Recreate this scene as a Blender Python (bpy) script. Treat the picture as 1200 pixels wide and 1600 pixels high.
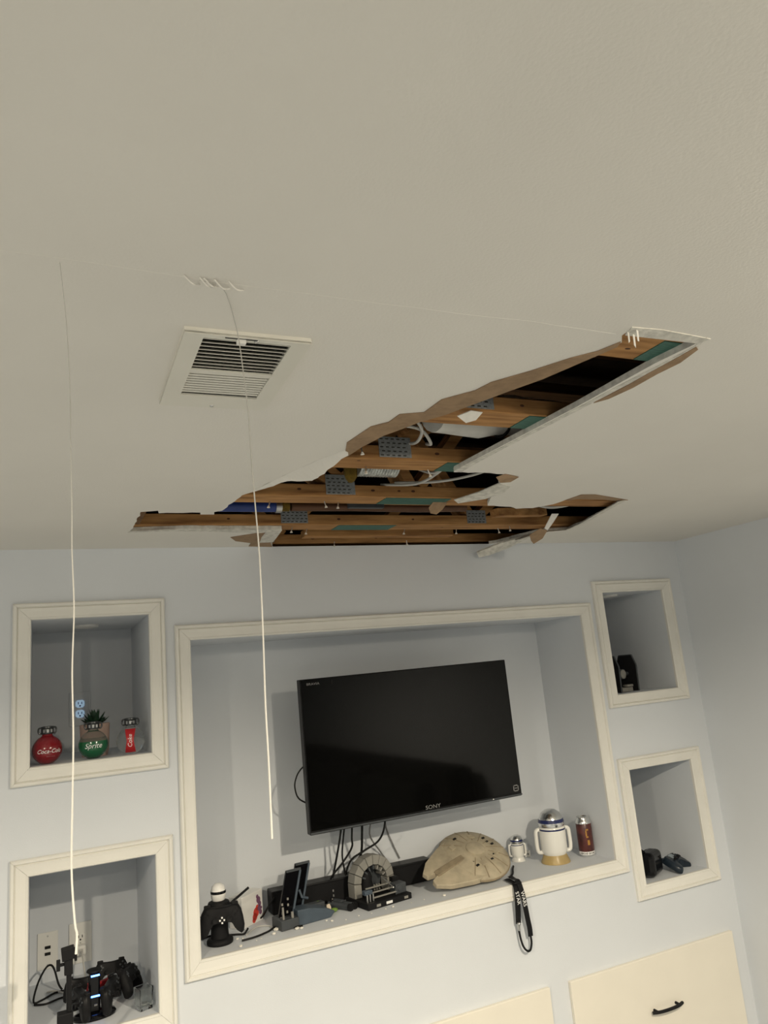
import bpy, bmesh, math, random
from mathutils import Vector, Matrix, Euler
from mathutils.geometry import delaunay_2d_cdt

for o in list(bpy.data.objects):
    bpy.data.objects.remove(o, do_unlink=True)
SC = bpy.context.scene
COL = SC.collection
rnd = random.Random(7)
PI = math.pi
R = math.radians

# ---------------------------------------------------------------- camera
def cam_axes(yaw, pitch, roll):
    fwd = Vector((math.sin(yaw)*math.cos(pitch), math.cos(yaw)*math.cos(pitch), math.sin(pitch)))
    right = Vector((math.cos(yaw), -math.sin(yaw), 0))
    up = right.cross(fwd)
    c, s = math.cos(roll), math.sin(roll)
    return right*c + up*s, up*c - right*s, fwd
cr, cu, cf = cam_axes(R(25.33662), R(12.13956), R(-5.25266))
cam_data = bpy.data.cameras.new('camera')
cam = bpy.data.objects.new('camera', cam_data)
COL.objects.link(cam)
m = Matrix((cr, cu, -cf)).transposed().to_4x4()
m.translation = Vector((-0.08335, -2.8, 1.91615))
cam.matrix_world = m
cam_data.sensor_fit = 'VERTICAL'
cam_data.sensor_height = 36.0
cam_data.lens = 26.3529
cam_data.clip_start = 0.02
SC.camera = cam

# ---------------------------------------------------------------- world, exposure, room lights
world = bpy.data.worlds.new('world')
SC.world = world
world.use_nodes = True
world.node_tree.nodes['Background'].inputs[0].default_value = (0.6, 0.75, 1.0, 1)
world.node_tree.nodes['Background'].inputs[1].default_value = 0.0
SC.view_settings.view_transform = 'Standard'
SC.view_settings.look = 'None'
SC.view_settings.gamma = 1.0
SC.view_settings.use_curve_mapping = False
SC.view_settings.exposure = 0.06
# flat round ceiling lamps in two rows: (x, y, watts, colour)
WARM = (1.0, 0.885, 0.69)
LAMPS = [(1.20, -2.66, 96, WARM), (-1.13, -2.66, 74, WARM), (1.20, -3.95, 40, WARM), (-1.13, -3.95, 40, WARM)]
for lx, ly, lw, lc in LAMPS:
    ld = bpy.data.lights.new('ceiling_lamp_light', 'AREA')
    ld.shape = 'DISK'; ld.size = 0.09; ld.energy = lw; ld.color = lc; ld.spread = R(163)
    lo = bpy.data.objects.new('ceiling_lamp_light', ld)
    lo.location = (lx, ly, 2.428)
    COL.objects.link(lo)
    # the lens bulges a little below the ceiling and also shines sideways
    ld = bpy.data.lights.new('ceiling_lamp_glow', 'POINT')
    ld.shadow_soft_size = 0.03; ld.energy = lw*0.16; ld.color = lc
    lo = bpy.data.objects.new('ceiling_lamp_glow', ld)
    lo.location = (lx, ly, 2.395)
    COL.objects.link(lo)

# ---------------------------------------------------------------- helpers
def lin(c):
    return tuple((v/12.92 if v <= 0.04045 else ((v+0.055)/1.055)**2.4) for v in c)
def rgb(r, g, b):
    return lin((r/255, g/255, b/255))

def mat(name, col, rough=0.6, metal=0.0, var=0.0, vscale=20, bump=0.0, bscale=200, trans=0.0, emit=None, estr=0.0, stretch=(1,1,1), col2=None, coat=0.0, spec=0.5, ior=1.45):
    mt = bpy.data.materials.new(name)
    mt.use_nodes = True
    nt = mt.node_tree; N = nt.nodes; L = nt.links
    b = N['Principled BSDF']
    b.inputs['Roughness'].default_value = rough
    b.inputs['Metallic'].default_value = metal
    b.inputs['Specular IOR Level'].default_value = spec
    b.inputs['IOR'].default_value = ior
    b.inputs['Coat Weight'].default_value = coat
    b.inputs['Transmission Weight'].default_value = trans
    tc = N.new('ShaderNodeTexCoord'); mp = N.new('ShaderNodeMapping')
    mp.inputs['Scale'].default_value = stretch
    L.new(tc.outputs['Object'], mp.inputs['Vector'])
    nz = N.new('ShaderNodeTexNoise'); nz.inputs['Scale'].default_value = vscale; nz.inputs['Detail'].default_value = 4
    L.new(mp.outputs[0], nz.inputs['Vector'])
    mx = N.new('ShaderNodeMix'); mx.data_type = 'RGBA'
    c2 = col2 if col2 else tuple(max(0, v*(1-var)) for v in col)
    mx.inputs[6].default_value = (*col, 1); mx.inputs[7].default_value = (*c2, 1)
    rp = N.new('ShaderNodeValToRGB'); rp.color_ramp.elements[0].position = 0.35; rp.color_ramp.elements[1].position = 0.7
    L.new(nz.outputs[0], rp.inputs[0]); L.new(rp.outputs[0], mx.inputs[0])
    L.new(mx.outputs[2], b.inputs['Base Color'])
    if bump:
        n2 = N.new('ShaderNodeTexNoise'); n2.inputs['Scale'].default_value = bscale; n2.inputs['Detail'].default_value = 2
        L.new(mp.outputs[0], n2.inputs['Vector'])
        bp = N.new('ShaderNodeBump'); bp.inputs['Strength'].default_value = bump; bp.inputs['Distance'].default_value = 0.002
        L.new(n2.outputs[0], bp.inputs['Height']); L.new(bp.outputs[0], b.inputs['Normal'])
    if emit:
        b.inputs['Emission Color'].default_value = (*emit, 1); b.inputs['Emission Strength'].default_value = estr
    return mt

M = {}
M['wall'] = mat('wall_paint', (0.68, 0.71, 0.75), 0.75, var=0.03, vscale=3, bump=0.12, bscale=260)
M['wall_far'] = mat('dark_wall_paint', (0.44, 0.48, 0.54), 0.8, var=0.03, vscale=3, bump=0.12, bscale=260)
M['ceil'] = mat('ceiling_paint', (0.80, 0.775, 0.725), 0.85, var=0.05, vscale=2.2, bump=0.15, bscale=220)
M['gyp'] = mat('gypsum', (0.74, 0.72, 0.66), 0.95, var=0.3, vscale=60, bump=0.5, bscale=120)
M['paper'] = mat('torn_brown_paper', rgb(158, 132, 104), 0.95, var=0.25, vscale=40, bump=0.4, bscale=80)
M['paperwhite'] = mat('torn_white_paper', (0.78, 0.76, 0.72), 0.9, var=0.12, vscale=50, bump=0.3, bscale=90)
M['trim'] = mat('trim_paint', (0.80, 0.785, 0.735), 0.5, var=0.05, vscale=8, stretch=(1, 1, 1), bump=0.06, bscale=150)
M['cab'] = mat('cabinet_paint', (0.81, 0.77, 0.68), 0.45, var=0.03, vscale=6)
M['floor'] = mat('carpet', (0.22, 0.235, 0.25), 0.95, var=0.2, vscale=60, bump=0.6, bscale=400)
M['wood'] = mat('pine_lumber', rgb(184, 138, 86), 0.85, col2=rgb(124, 84, 44), vscale=14, stretch=(0.35, 3.2, 3.2), bump=0.25, bscale=60)
M['wood_dark'] = mat('weathered_lumber', rgb(130, 95, 60), 0.8, col2=rgb(84, 60, 40), vscale=14, stretch=(0.35, 3.2, 3.2))
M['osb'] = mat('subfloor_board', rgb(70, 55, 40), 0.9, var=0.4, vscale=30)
M['knot'] = mat('wood_knot', rgb(70, 40, 22), 0.8)
M['plate'] = mat('galvanised_plate', rgb(150, 154, 156), 0.6, 0.35, var=0.3, vscale=160, bump=0.6, bscale=300)
M['green'] = mat('green_coated_plate', rgb(62, 108, 96), 0.6, 0.1, var=0.35, vscale=50, stretch=(1, 4, 1))
M['ventwhite'] = mat('vent_enamel', (0.76, 0.74, 0.67), 0.4, var=0.04, vscale=9)
M['dark'] = mat('duct_dark', (0.035, 0.035, 0.033), 0.9)
M['steel'] = mat('steel', (0.55, 0.55, 0.54), 0.3, 0.95)
M['silver'] = mat('brushed_silver', (0.72, 0.72, 0.71), 0.22, 1.0)
M['foil'] = mat('foil_duct', (0.60, 0.62, 0.60), 0.35, 0.7, var=0.4, vscale=60, bump=0.8, bscale=60)
M['ductwhite'] = mat('duct_wrap', (0.62, 0.61, 0.58), 0.7, var=0.2, vscale=15, bump=0.3, bscale=40)
M['bluepipe'] = mat('blue_pipe', rgb(40, 62, 128), 0.4, var=0.2, vscale=20)
M['yellow'] = mat('yellow_insulation', rgb(120, 96, 30), 0.95, var=0.5, vscale=60, bump=0.9, bscale=60)
M['cablewhite'] = mat('white_cable', (0.52, 0.51, 0.48), 0.5)
M['string'] = mat('white_thread', (0.50, 0.49, 0.46), 0.9, spec=0.1)
M['black'] = mat('black_plastic', (0.012, 0.012, 0.013), 0.38, var=0.3, vscale=40, spec=0.18)
M['blackmat'] = mat('matte_black', (0.010, 0.010, 0.011), 0.6, spec=0.18)
M['blackgloss'] = mat('gloss_black', (0.004, 0.004, 0.005), 0.12, spec=0.35)
M['screen'] = mat('screen_glass', (0.003, 0.003, 0.0028), 0.06, spec=0.22)
M['rubber'] = mat('black_rubber_cord', (0.012, 0.012, 0.012), 0.5, spec=0.18)
M['white'] = mat('white_plastic', (0.80, 0.79, 0.76), 0.35)
M['whitegloss'] = mat('white_ceramic', (0.82, 0.81, 0.77), 0.15, coat=0.4)
M['logo'] = mat('grey_print', (0.22, 0.22, 0.22), 0.5)
M['printwhite'] = mat('white_print', (0.85, 0.85, 0.84), 0.6)
M['blue'] = mat('navy_blue', rgb(30, 40, 88), 0.3)
M['gold'] = mat('tan_panel', rgb(190, 165, 112), 0.35, var=0.25, vscale=12)
M['red'] = mat('red_plastic', rgb(128, 20, 30), 0.2, var=0.1, vscale=12, coat=0.5)
M['redlabel'] = mat('red_label', rgb(176, 30, 36), 0.4)
M['greenp'] = mat('green_plastic', rgb(22, 92, 58), 0.22, var=0.1, vscale=12, coat=0.4)
M['clear'] = mat('clear_plastic', (0.93, 0.95, 0.94), 0.05, trans=0.96, ior=1.2)
M['glass'] = mat('clear_glass', (0.95, 0.97, 0.96), 0.02, trans=1.0, ior=1.3)
M['capgrey'] = mat('grey_cap', rgb(70, 72, 74), 0.3, 0.6)
M['pot'] = mat('pink_clay', rgb(186, 160, 148), 0.8, var=0.12, vscale=14)
M['leaf'] = mat('dark_leaf', rgb(34, 66, 46), 0.5, var=0.4, vscale=50)
M['beige'] = mat('beige_plastic', rgb(186, 174, 150), 0.6, var=0.28, vscale=22, bump=0.3, bscale=70)
M['beigedark'] = mat('worn_beige', rgb(150, 136, 112), 0.65, var=0.25, vscale=40)
M['grey'] = mat('grey_plastic', rgb(140, 138, 132), 0.5, var=0.12, vscale=30)
M['greydark'] = mat('dark_grey_plastic', rgb(66, 70, 74), 0.5, var=0.2, vscale=30)
M['slate'] = mat('slate_plastic', rgb(74, 86, 98), 0.45, var=0.2, vscale=30)
M['limegreen'] = mat('leaf_green_plastic', rgb(110, 140, 60), 0.5)
M['bone'] = mat('bone_white', rgb(214, 200, 180), 0.6)
M['brownlabel'] = mat('brown_label', rgb(98, 50, 46), 0.35, col2=rgb(60, 34, 34), vscale=45)
M['goldprint'] = mat('gold_print', rgb(176, 130, 60), 0.4)
M['purple'] = mat('purple_print', rgb(120, 84, 110), 0.6)
M['redprint'] = mat('red_print', rgb(206, 70, 56), 0.6)
M['chip'] = mat('plaster_chip', (0.82, 0.79, 0.72), 0.95, var=0.1, vscale=80, bump=0.5, bscale=150)
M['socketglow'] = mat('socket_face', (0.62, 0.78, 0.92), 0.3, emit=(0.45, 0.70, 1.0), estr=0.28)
M['socket'] = mat('socket_white', (0.80, 0.79, 0.75), 0.35)
M['hole'] = mat('slot_black', (0.006, 0.006, 0.006), 0.8)
M['ledblue'] = mat('blue_led', (0.05, 0.15, 0.9), 0.3, emit=(0.08, 0.25, 1.0), estr=9.0)
M['redglow'] = mat('translucent_red', rgb(170, 44, 50), 0.25, emit=(0.6, 0.05, 0.06), estr=0.0)
M['lens'] = mat('lamp_lens', (0.9, 0.88, 0.82), 0.4, emit=(1.0, 0.86, 0.68), estr=6.0)
M['sofa'] = mat('charcoal_fabric', (0.012, 0.012, 0.013), 0.95, var=0.3, vscale=60)
M['padgrey'] = mat('glossy_grey_pad', rgb(150, 162, 170), 0.12, 0.3)
M['padblue'] = mat('blue_black_pad', rgb(30, 40, 50), 0.3)

class MB:
    """collects shapes into one mesh"""
    def __init__(s): s.v = []; s.f = []
    def add(s, vs, fs):
        o = len(s.v); s.v += [tuple(v) for v in vs]; s.f += [tuple(i+o for i in f) for f in fs]; return s
    def box(s, c, sz, rot=None):
        x, y, z = (d/2 for d in sz)
        vs = [Vector(p) for p in ((-x,-y,-z),(x,-y,-z),(x,y,-z),(-x,y,-z),(-x,-y,z),(x,-y,z),(x,y,z),(-x,y,z))]
        if rot:
            mm = Euler(rot).to_matrix(); vs = [mm @ v for v in vs]
        c = Vector(c)
        return s.add([v+c for v in vs], [(0,3,2,1),(4,5,6,7),(0,1,5,4),(1,2,6,5),(2,3,7,6),(3,0,4,7)])
    def cyl(s, p0, p1, r0, r1=None, n=16, caps=True):
        p0 = Vector(p0); p1 = Vector(p1); r1 = r0 if r1 is None else r1
        d = (p1-p0).normalized()
        a = d.orthogonal().normalized(); b = d.cross(a)
        vs = []
        for p, r in ((p0, r0), (p1, r1)):
            for i in range(n):
                t = 2*PI*i/n; vs.append(p + a*(r*math.cos(t)) + b*(r*math.sin(t)))
        fs = [(i, (i+1) % n, n+(i+1) % n, n+i) for i in range(n)]
        if caps: fs += [tuple(range(n-1, -1, -1)), tuple(range(n, 2*n))]
        return s.add(vs, fs)
    def tube(s, pts, r, n=8, radii=None):
        pts = [Vector(p) for p in pts]
        k = len(pts); vs = []; prev = None
        for i, p in enumerate(pts):
            d = (pts[min(i+1, k-1)] - pts[max(i-1, 0)]).normalized()
            if prev is None: a = d.orthogonal().normalized()
            else:
                a = prev - d*prev.dot(d)
                a = a.normalized() if a.length > 1e-6 else d.orthogonal().normalized()
            prev = a; b = d.cross(a)
            rr = radii[i] if radii else r
            for j in range(n):
                t = 2*PI*j/n; vs.append(p + a*(rr*math.cos(t)) + b*(rr*math.sin(t)))
        fs = []
        for i in range(k-1):
            for j in range(n):
                fs.append((i*n+j, i*n+(j+1) % n, (i+1)*n+(j+1) % n, (i+1)*n+j))
        fs += [tuple(range(n-1, -1, -1)), tuple(range((k-1)*n, k*n))]
        return s.add(vs, fs)
    def lathe(s, prof, n=32, c=(0,0,0)):
        k = len(prof); vs = []
        for r, z in prof:
            for j in range(n):
                t = 2*PI*j/n; vs.append((c[0]+r*math.cos(t), c[1]+r*math.sin(t), c[2]+z))
        fs = []
        for i in range(k-1):
            for j in range(n):
                fs.append((i*n+j, i*n+(j+1) % n, (i+1)*n+(j+1) % n, (i+1)*n+j))
        if prof[0][0] > 1e-5: fs.append(tuple(range(n-1, -1, -1)))
        if prof[-1][0] > 1e-5: fs.append(tuple(range((k-1)*n, k*n)))
        return s.add(vs, fs)
    def prism(s, poly, z0, z1, axis='z', scale1=1.0):
        n = len(poly)
        def P(x, y, z):
            return (x, y, z) if axis == 'z' else ((x, z, y) if axis == 'y' else (z, x, y))
        vs = [P(x, y, z0) for x, y in poly] + [P(x*scale1, y*scale1, z1) for x, y in poly]
        fs = [(i, (i+1) % n, n+(i+1) % n, n+i) for i in range(n)] + [tuple(range(n-1, -1, -1)), tuple(range(n, 2*n))]
        return s.add(vs, fs)
    def ball(s, c, r, n=16, sc=(1,1,1)):
        k = n//2
        prof = [(max(1e-6, math.sin(PI*i/k))*1.0, -math.cos(PI*i/k)) for i in range(k+1)]
        vs = []
        for pr, pz in prof:
            for j in range(n):
                t = 2*PI*j/n
                vs.append((c[0]+r*sc[0]*pr*math.cos(t), c[1]+r*sc[1]*pr*math.sin(t), c[2]+r*sc[2]*pz))
        fs = []
        for i in range(k):
            for j in range(n):
                fs.append((i*n+j, i*n+(j+1) % n, (i+1)*n+(j+1) % n, (i+1)*n+j))
        return s.add(vs, fs)
    def sheet(s, pts, th=0.0012, nrm=None):
        """thin polygon with thickness; fan about its centre"""
        pts = [Vector(p) for p in pts]
        c = sum(pts, Vector())/len(pts)
        if nrm is None:
            nrm = Vector()
            for i in range(len(pts)):
                nrm += (pts[i]-c).cross(pts[(i+1) % len(pts)]-c)
            nrm.normalize()
        nrm = Vector(nrm)*th
        n = len(pts)
        vs = pts + [c] + [p+nrm for p in pts] + [c+nrm]
        fs = []
        for i in range(n):
            j = (i+1) % n
            fs += [(j, i, n), (n+1+i, n+1+j, 2*n+1), (i, j, n+1+j, n+1+i)]
        return s.add(vs, fs)
    def ribbon(s, A, B, th=0.001, up=(0,0,-1)):
        """thin strip between two polylines of equal length"""
        A = [Vector(p) for p in A]; B = [Vector(p) for p in B]; u = Vector(up)*th
        n = len(A)
        vs = A + B + [p+u for p in A] + [p+u for p in B]
        fs = []
        for i in range(n-1):
            fs += [(i, i+1, n+i+1, n+i), (2*n+i, 3*n+i, 3*n+i+1, 2*n+i+1),
                   (i, 2*n+i, 2*n+i+1, i+1), (n+i, n+i+1, 3*n+i+1, 3*n+i)]
        fs += [(0, n, 3*n, 2*n), (n-1, 3*n-1, 4*n-1, 2*n-1)]
        return s.add(vs, fs)
    def build(s, name, material, parent=None, smooth=False, bevel=0, seg=2, loc=None, rot=None):
        me = bpy.data.meshes.new(name)
        me.from_pydata(s.v, [], s.f)
        bm = bmesh.new(); bm.from_mesh(me)
        bmesh.ops.recalc_face_normals(bm, faces=bm.faces)
        bm.to_mesh(me); bm.free()
        me.materials.append(M[material] if isinstance(material, str) else material)
        o = bpy.data.objects.new(name, me)
        COL.objects.link(o)
        if parent: o.parent = parent
        if loc is not None: o.location = loc
        if rot is not None: o.rotation_euler = rot
        if bevel:
            md = o.modifiers.new('bevel', 'BEVEL'); md.width = bevel; md.segments = seg; md.limit_method = 'ANGLE'; md.angle_limit = R(35)
        if smooth:
            for p in me.polygons: p.use_smooth = True
            try: me.set_sharp_from_angle(angle=R(42))
            except Exception: pass
        return o

def tag(o, label=None, cat=None, group=None, kind=None):
    if label: o['label'] = label
    if cat: o['category'] = cat
    if group: o['group'] = group
    if kind: o['kind'] = kind
    return o
def thing(name, label, cat, loc=(0,0,0), rot=(0,0,0), group=None):
    o = bpy.data.objects.new(name, None); COL.objects.link(o)
    o.empty_display_size = 0.05
    o.location = loc; o.rotation_euler = rot
    return tag(o, label, cat, group)
def spline(pts, n=6):
    """Catmull-Rom through the points"""
    P = [Vector(p) for p in pts]; out = []
    for i in range(len(P)-1):
        a = P[max(i-1, 0)]; b = P[i]; c = P[i+1]; d = P[min(i+2, len(P)-1)]
        for k in range(n):
            t = k/n
            out.append(0.5*((2*b) + (c-a)*t + (2*a-5*b+4*c-d)*t*t + (3*b-a-3*c+d)*t**3))
    out.append(P[-1]); return out
_fontcache = {}
def text_geo(txt, size, shear=0.0):
    cu_ = bpy.data.curves.new('lettering', 'FONT'); cu_.body = txt; cu_.size = size; cu_.align_x = 'CENTER'; cu_.align_y = 'CENTER'; cu_.shear = shear
    cu_.resolution_u = 3
    ob = bpy.data.objects.new('lettering', cu_); COL.objects.link(ob)
    dg = bpy.context.evaluated_depsgraph_get()
    me = ob.evaluated_get(dg).to_mesh()
    vs = [v.co.copy() for v in me.vertices]; fs = [tuple(p.vertices) for p in me.polygons]
    ob.evaluated_get(dg).to_mesh_clear()
    bpy.data.objects.remove(ob, do_unlink=True); bpy.data.curves.remove(cu_)
    return vs, fs
def text_flat(name, txt, size, material, parent, loc, rot, shear=0.0, bold=0.0, sx=1.0):
    vs, fs = text_geo(txt, size, shear)
    return MB().add([(v.x*sx, v.y, 0) for v in vs], fs).build(name, material, parent, loc=loc, rot=rot)
def text_round(name, txt, size, material, parent, r, zc, ang0=0, shear=0.0, sphere=True, sx=1.0):
    """lettering wrapped on a ball (or cylinder) of radius r centred at height zc, facing -y turned by ang0"""
    vs, fs = text_geo(txt, size, shear)
    out = []
    for v in vs:
        a = v.x*sx/r + ang0
        if sphere:
            e = v.y/r; out.append((r*math.cos(e)*math.sin(a), -r*math.cos(e)*math.cos(a), zc + r*math.sin(e)))
        else: out.append((r*math.sin(a), -r*math.cos(a), zc+v.y))
    return MB().add(out, fs).build(name, material, parent)

# ================================================================ the setting
ZC = 2.44          # ceiling height
XR, XL, YB = 2.855, -2.8, -6.2
NICHES = {  # inner opening x0, x1, z0, z1, depth
    'big': (0.4184, 2.1897, 1.0456, 2.098, 0.355),
    'ul': (-0.1035, 0.2750, 1.7245, 2.198, 0.55),
    'll': (-0.1035, 0.2790, 0.9195, 1.3965, 0.55),
    'ur': (2.3330, 2.7050, 1.7275, 2.197, 0.55),
    'lr': (2.3330, 2.7070, 0.9195, 1.3965, 0.55)}
OUT = {'big': (0.364, 2.252, 0.9863, 2.1539), 'ul': (-0.160, 0.3310, 1.6670, 2.2545), 'll': (-0.158, 0.3370, 0.862, 1.4499),
       'ur': (2.280, 2.7680, 1.6705, 2.2520), 'lr': (2.2780, 2.7690, 0.8605, 1.4494)}

def rect_wall_with_niches():
    xs = sorted({XL-0.1, XR+0.1, *[v for n in NICHES.values() for v in n[:2]]})
    zs = sorted({0.0, ZC, *[v for n in NICHES.values() for v in n[2:4]]})
    b = MB()
    for i in range(len(xs)-1):
        for j in range(len(zs)-1):
            cx, cz = (xs[i]+xs[i+1])/2, (zs[j]+zs[j+1])/2
            if any(n[0] < cx < n[1] and n[2] < cz < n[3] for n in NICHES.values()): continue
            b.add([(xs[i],0,zs[j]),(xs[i+1],0,zs[j]),(xs[i+1],0,zs[j+1]),(xs[i],0,zs[j+1])], [(0,1,2,3)])
    for x0, x1, z0, z1, d in NICHES.values():
        b.add([(x0,0,z0),(x1,0,z0),(x1,0,z1),(x0,0,z1),(x0,d,z0),(x1,d,z0),(x1,d,z1),(x0,d,z1)],
              [(0,1,5,4),(1,2,6,5),(2,3,7,6),(3,0,4,7),(4,5,6,7)])
    # outer shell closes the wall into a solid (edges follow the same grid)
    T = 0.62
    for i in range(len(xs)-1):
        for z in (0.0, ZC):
            b.add([(xs[i],0,z),(xs[i+1],0,z),(xs[i+1],T,z),(xs[i],T,z)], [(0,1,2,3)])
        for j in range(len(zs)-1):
            b.add([(xs[i],T,zs[j]),(xs[i+1],T,zs[j]),(xs[i+1],T,zs[j+1]),(xs[i],T,zs[j+1])], [(0,1,2,3)])
    for j in range(len(zs)-1):
        for x in (xs[0], xs[-1]):
            b.add([(x,0,zs[j]),(x,T,zs[j]),(x,T,zs[j+1]),(x,0,zs[j+1])], [(0,1,2,3)])
    me = bpy.data.meshes.new('wall_back'); me.from_pydata(b.v, [], b.f)
    bm = bmesh.new(); bm.from_mesh(me); bmesh.ops.remove_doubles(bm, verts=bm.verts, dist=1e-5)
    bmesh.ops.recalc_face_normals(bm, faces=bm.faces); bm.to_mesh(me); bm.free()
    me.materials.append(M['wall'])
    o = bpy.data.objects.new('wall_back', me); COL.objects.link(o)
    return tag(o, kind='structure')
wall_back = rect_wall_with_niches()
tag(MB().box((XR+0.05, (YB+0.0)/2, ZC/2), (0.1, -YB, ZC)).build('wall_right', 'wall'), kind='structure')
tag(MB().box((XL-0.05, (YB+0.0)/2, ZC/2), (0.1, -YB, ZC)).build('wall_left', 'wall_far'), kind='structure')
tag(MB().box(((XL+XR)/2, YB-0.05, ZC/2), (XR-XL+0.2, 0.1, ZC)).build('wall_rear', 'wall_far'), kind='structure')
tag(MB().box(((XL+XR)/2, YB/2, -0.05), (XR-XL+0.2, -YB+0.2, 0.1)).build('floor', 'floor'), kind='structure')
# small scuff on the painted wall
# ---- ceiling: one plasterboard sheet with a torn opening and the vent opening
HOLE = [(0.815,-1.908),(0.814,-1.930),(0.975,-1.932),(0.979,-1.911),(0.969,-1.824),(0.969,-1.591),(0.947,-1.096),(0.955,-1.078),(1.070,-1.083),(1.124,-1.076),(1.139,-1.043),(1.171,-1.025),(1.168,-0.975),(1.219,-0.942),(1.243,-0.815),(1.298,-0.704),(1.401,-0.690),(1.441,-0.663),(1.503,-0.675),(1.526,-0.705),(1.548,-0.734),(1.553,-0.799),(1.559,-0.870),(1.613,-0.873),(1.809,-0.813),(1.931,-0.435),(1.954,-0.297),(1.853,-0.272),(1.822,-0.233),(1.803,-0.166),(1.770,-0.025),(1.718,0.02),(1.239,0.02),(0.753,0.02),(0.705,-0.119),(0.680,-0.215),(0.688,-0.327),(0.596,-0.328),(0.457,-0.330),(0.343,-0.331),(0.185,-0.303),(0.189,-0.401),(0.187,-0.576),(0.234,-0.593),(0.240,-0.561),(0.360,-0.572),(0.365,-0.547),(0.407,-0.548),(0.400,-0.582),(0.420,-0.600),(0.428,-0.697),(0.435,-0.788),(0.458,-0.853),(0.498,-1.018),(0.540,-1.147),(0.576,-1.230),(0.562,-1.282),(0.573,-1.395),(0.600,-1.429),(0.603,-1.478),(0.650,-1.498),(0.651,-1.572),(0.695,-1.630),(0.704,-1.674),(0.749,-1.737),(0.790,-1.807),(0.820,-1.842),(0.835,-1.885)]
VENT = (0.112, 0.307, -1.772, -1.473)     # outer frame of the vent
VH = [(VENT[0]+0.022, VENT[2]+0.022), (VENT[1]-0.022, VENT[2]+0.022), (VENT[1]-0.022, VENT[3]-0.022), (VENT[0]+0.022, VENT[3]-0.022)]
def jag(poly):
    """add small irregular teeth between outline points"""
    out = []
    r2 = random.Random(3)
    for i, p in enumerate(poly):
        q = poly[(i+1) % len(poly)]
        out.append(p)
        L_ = math.hypot(q[0]-p[0], q[1]-p[1])
        straight = (p[1] > -0.02 and q[1] > -0.02) or (0.94 < p[0] < 0.99 and 0.94 < q[0] < 0.99)
        if L_ > 0.04 and not straight:
            k = int(L_/0.022)
            for j in range(1, k):
                t = j/k; a = r2.uniform(-0.004, 0.004)
                nx, ny = -(q[1]-p[1])/L_, (q[0]-p[0])/L_
                out.append((p[0]+(q[0]-p[0])*t+nx*a, p[1]+(q[1]-p[1])*t+ny*a))
    return out
HOLEJ = jag(HOLE)
def inside(pt, poly):
    x, y = pt; c = False
    for i in range(len(poly)):
        x1, y1 = poly[i]; x2, y2 = poly[i-1]
        if (y1 > y) != (y2 > y) and x < (x2-x1)*(y-y1)/(y2-y1)+x1: c = not c
    return c
def make_ceiling():
    rect = [(XL-0.1, YB-0.1), (XR+0.1, YB-0.1), (XR+0.1, 0.0), (XL-0.1, 0.0)]
    vs = []; es = []
    for loop in (rect, HOLEJ, VH):
        o = len(vs); vs += [Vector(p) for p in loop]
        es += [(o+i, o+(i+1) % len(loop)) for i in range(len(loop))]
    V, E_, F, *_ = delaunay_2d_cdt(vs, es, [], 0, 1e-6)
    keep = []
    for f in F:
        c = sum((V[i] for i in f), Vector((0, 0)))/len(f)
        if c.y > 0 or inside(c, HOLEJ) or inside(c, VH): continue
        keep.append(f)
    bm = bmesh.new()
    bv = [bm.verts.new((v.x, v.y, ZC)) for v in V]
    for f in keep: bm.faces.new([bv[i] for i in f])
    bmesh.ops.recalc_face_normals(bm, faces=bm.faces)
    for f in bm.faces:
        if f.normal.z > 0: f.normal_flip()
    ext = bmesh.ops.extrude_face_region(bm, geom=list(bm.faces))
    up = [g for g in ext['geom'] if isinstance(g, bmesh.types.BMVert)]
    # the original faces stay as the lower side
    for v in up: v.co.z += 0.0127
    bmesh.ops.delete(bm, geom=[v for v in bm.verts if not v.link_faces], context='VERTS')
    bmesh.ops.recalc_face_normals(bm, faces=bm.faces)
    me = bpy.data.meshes.new('ceiling')
    me.materials.append(M['ceil']); me.materials.append(M['gyp'])
    for f in bm.faces:
        f.material_index = 0 if (abs(f.normal.z) > 0.5 and f.calc_center_median().z < ZC+0.005) else 1
    bm.to_mesh(me); bm.free()
    o = bpy.data.objects.new('ceiling', me); COL.objects.link(o)
    return tag(o, kind='structure')
ceiling = make_ceiling()
# boards of the floor above the hole close the cavity
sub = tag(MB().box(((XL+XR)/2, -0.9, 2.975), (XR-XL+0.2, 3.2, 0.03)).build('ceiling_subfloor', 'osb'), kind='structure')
tag(MB().box(((XL+XR)/2, 0.66, 2.71), (XR-XL+0.2, 0.04, 0.5)).build('wall_cavity', 'osb'), kind='structure')

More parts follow.
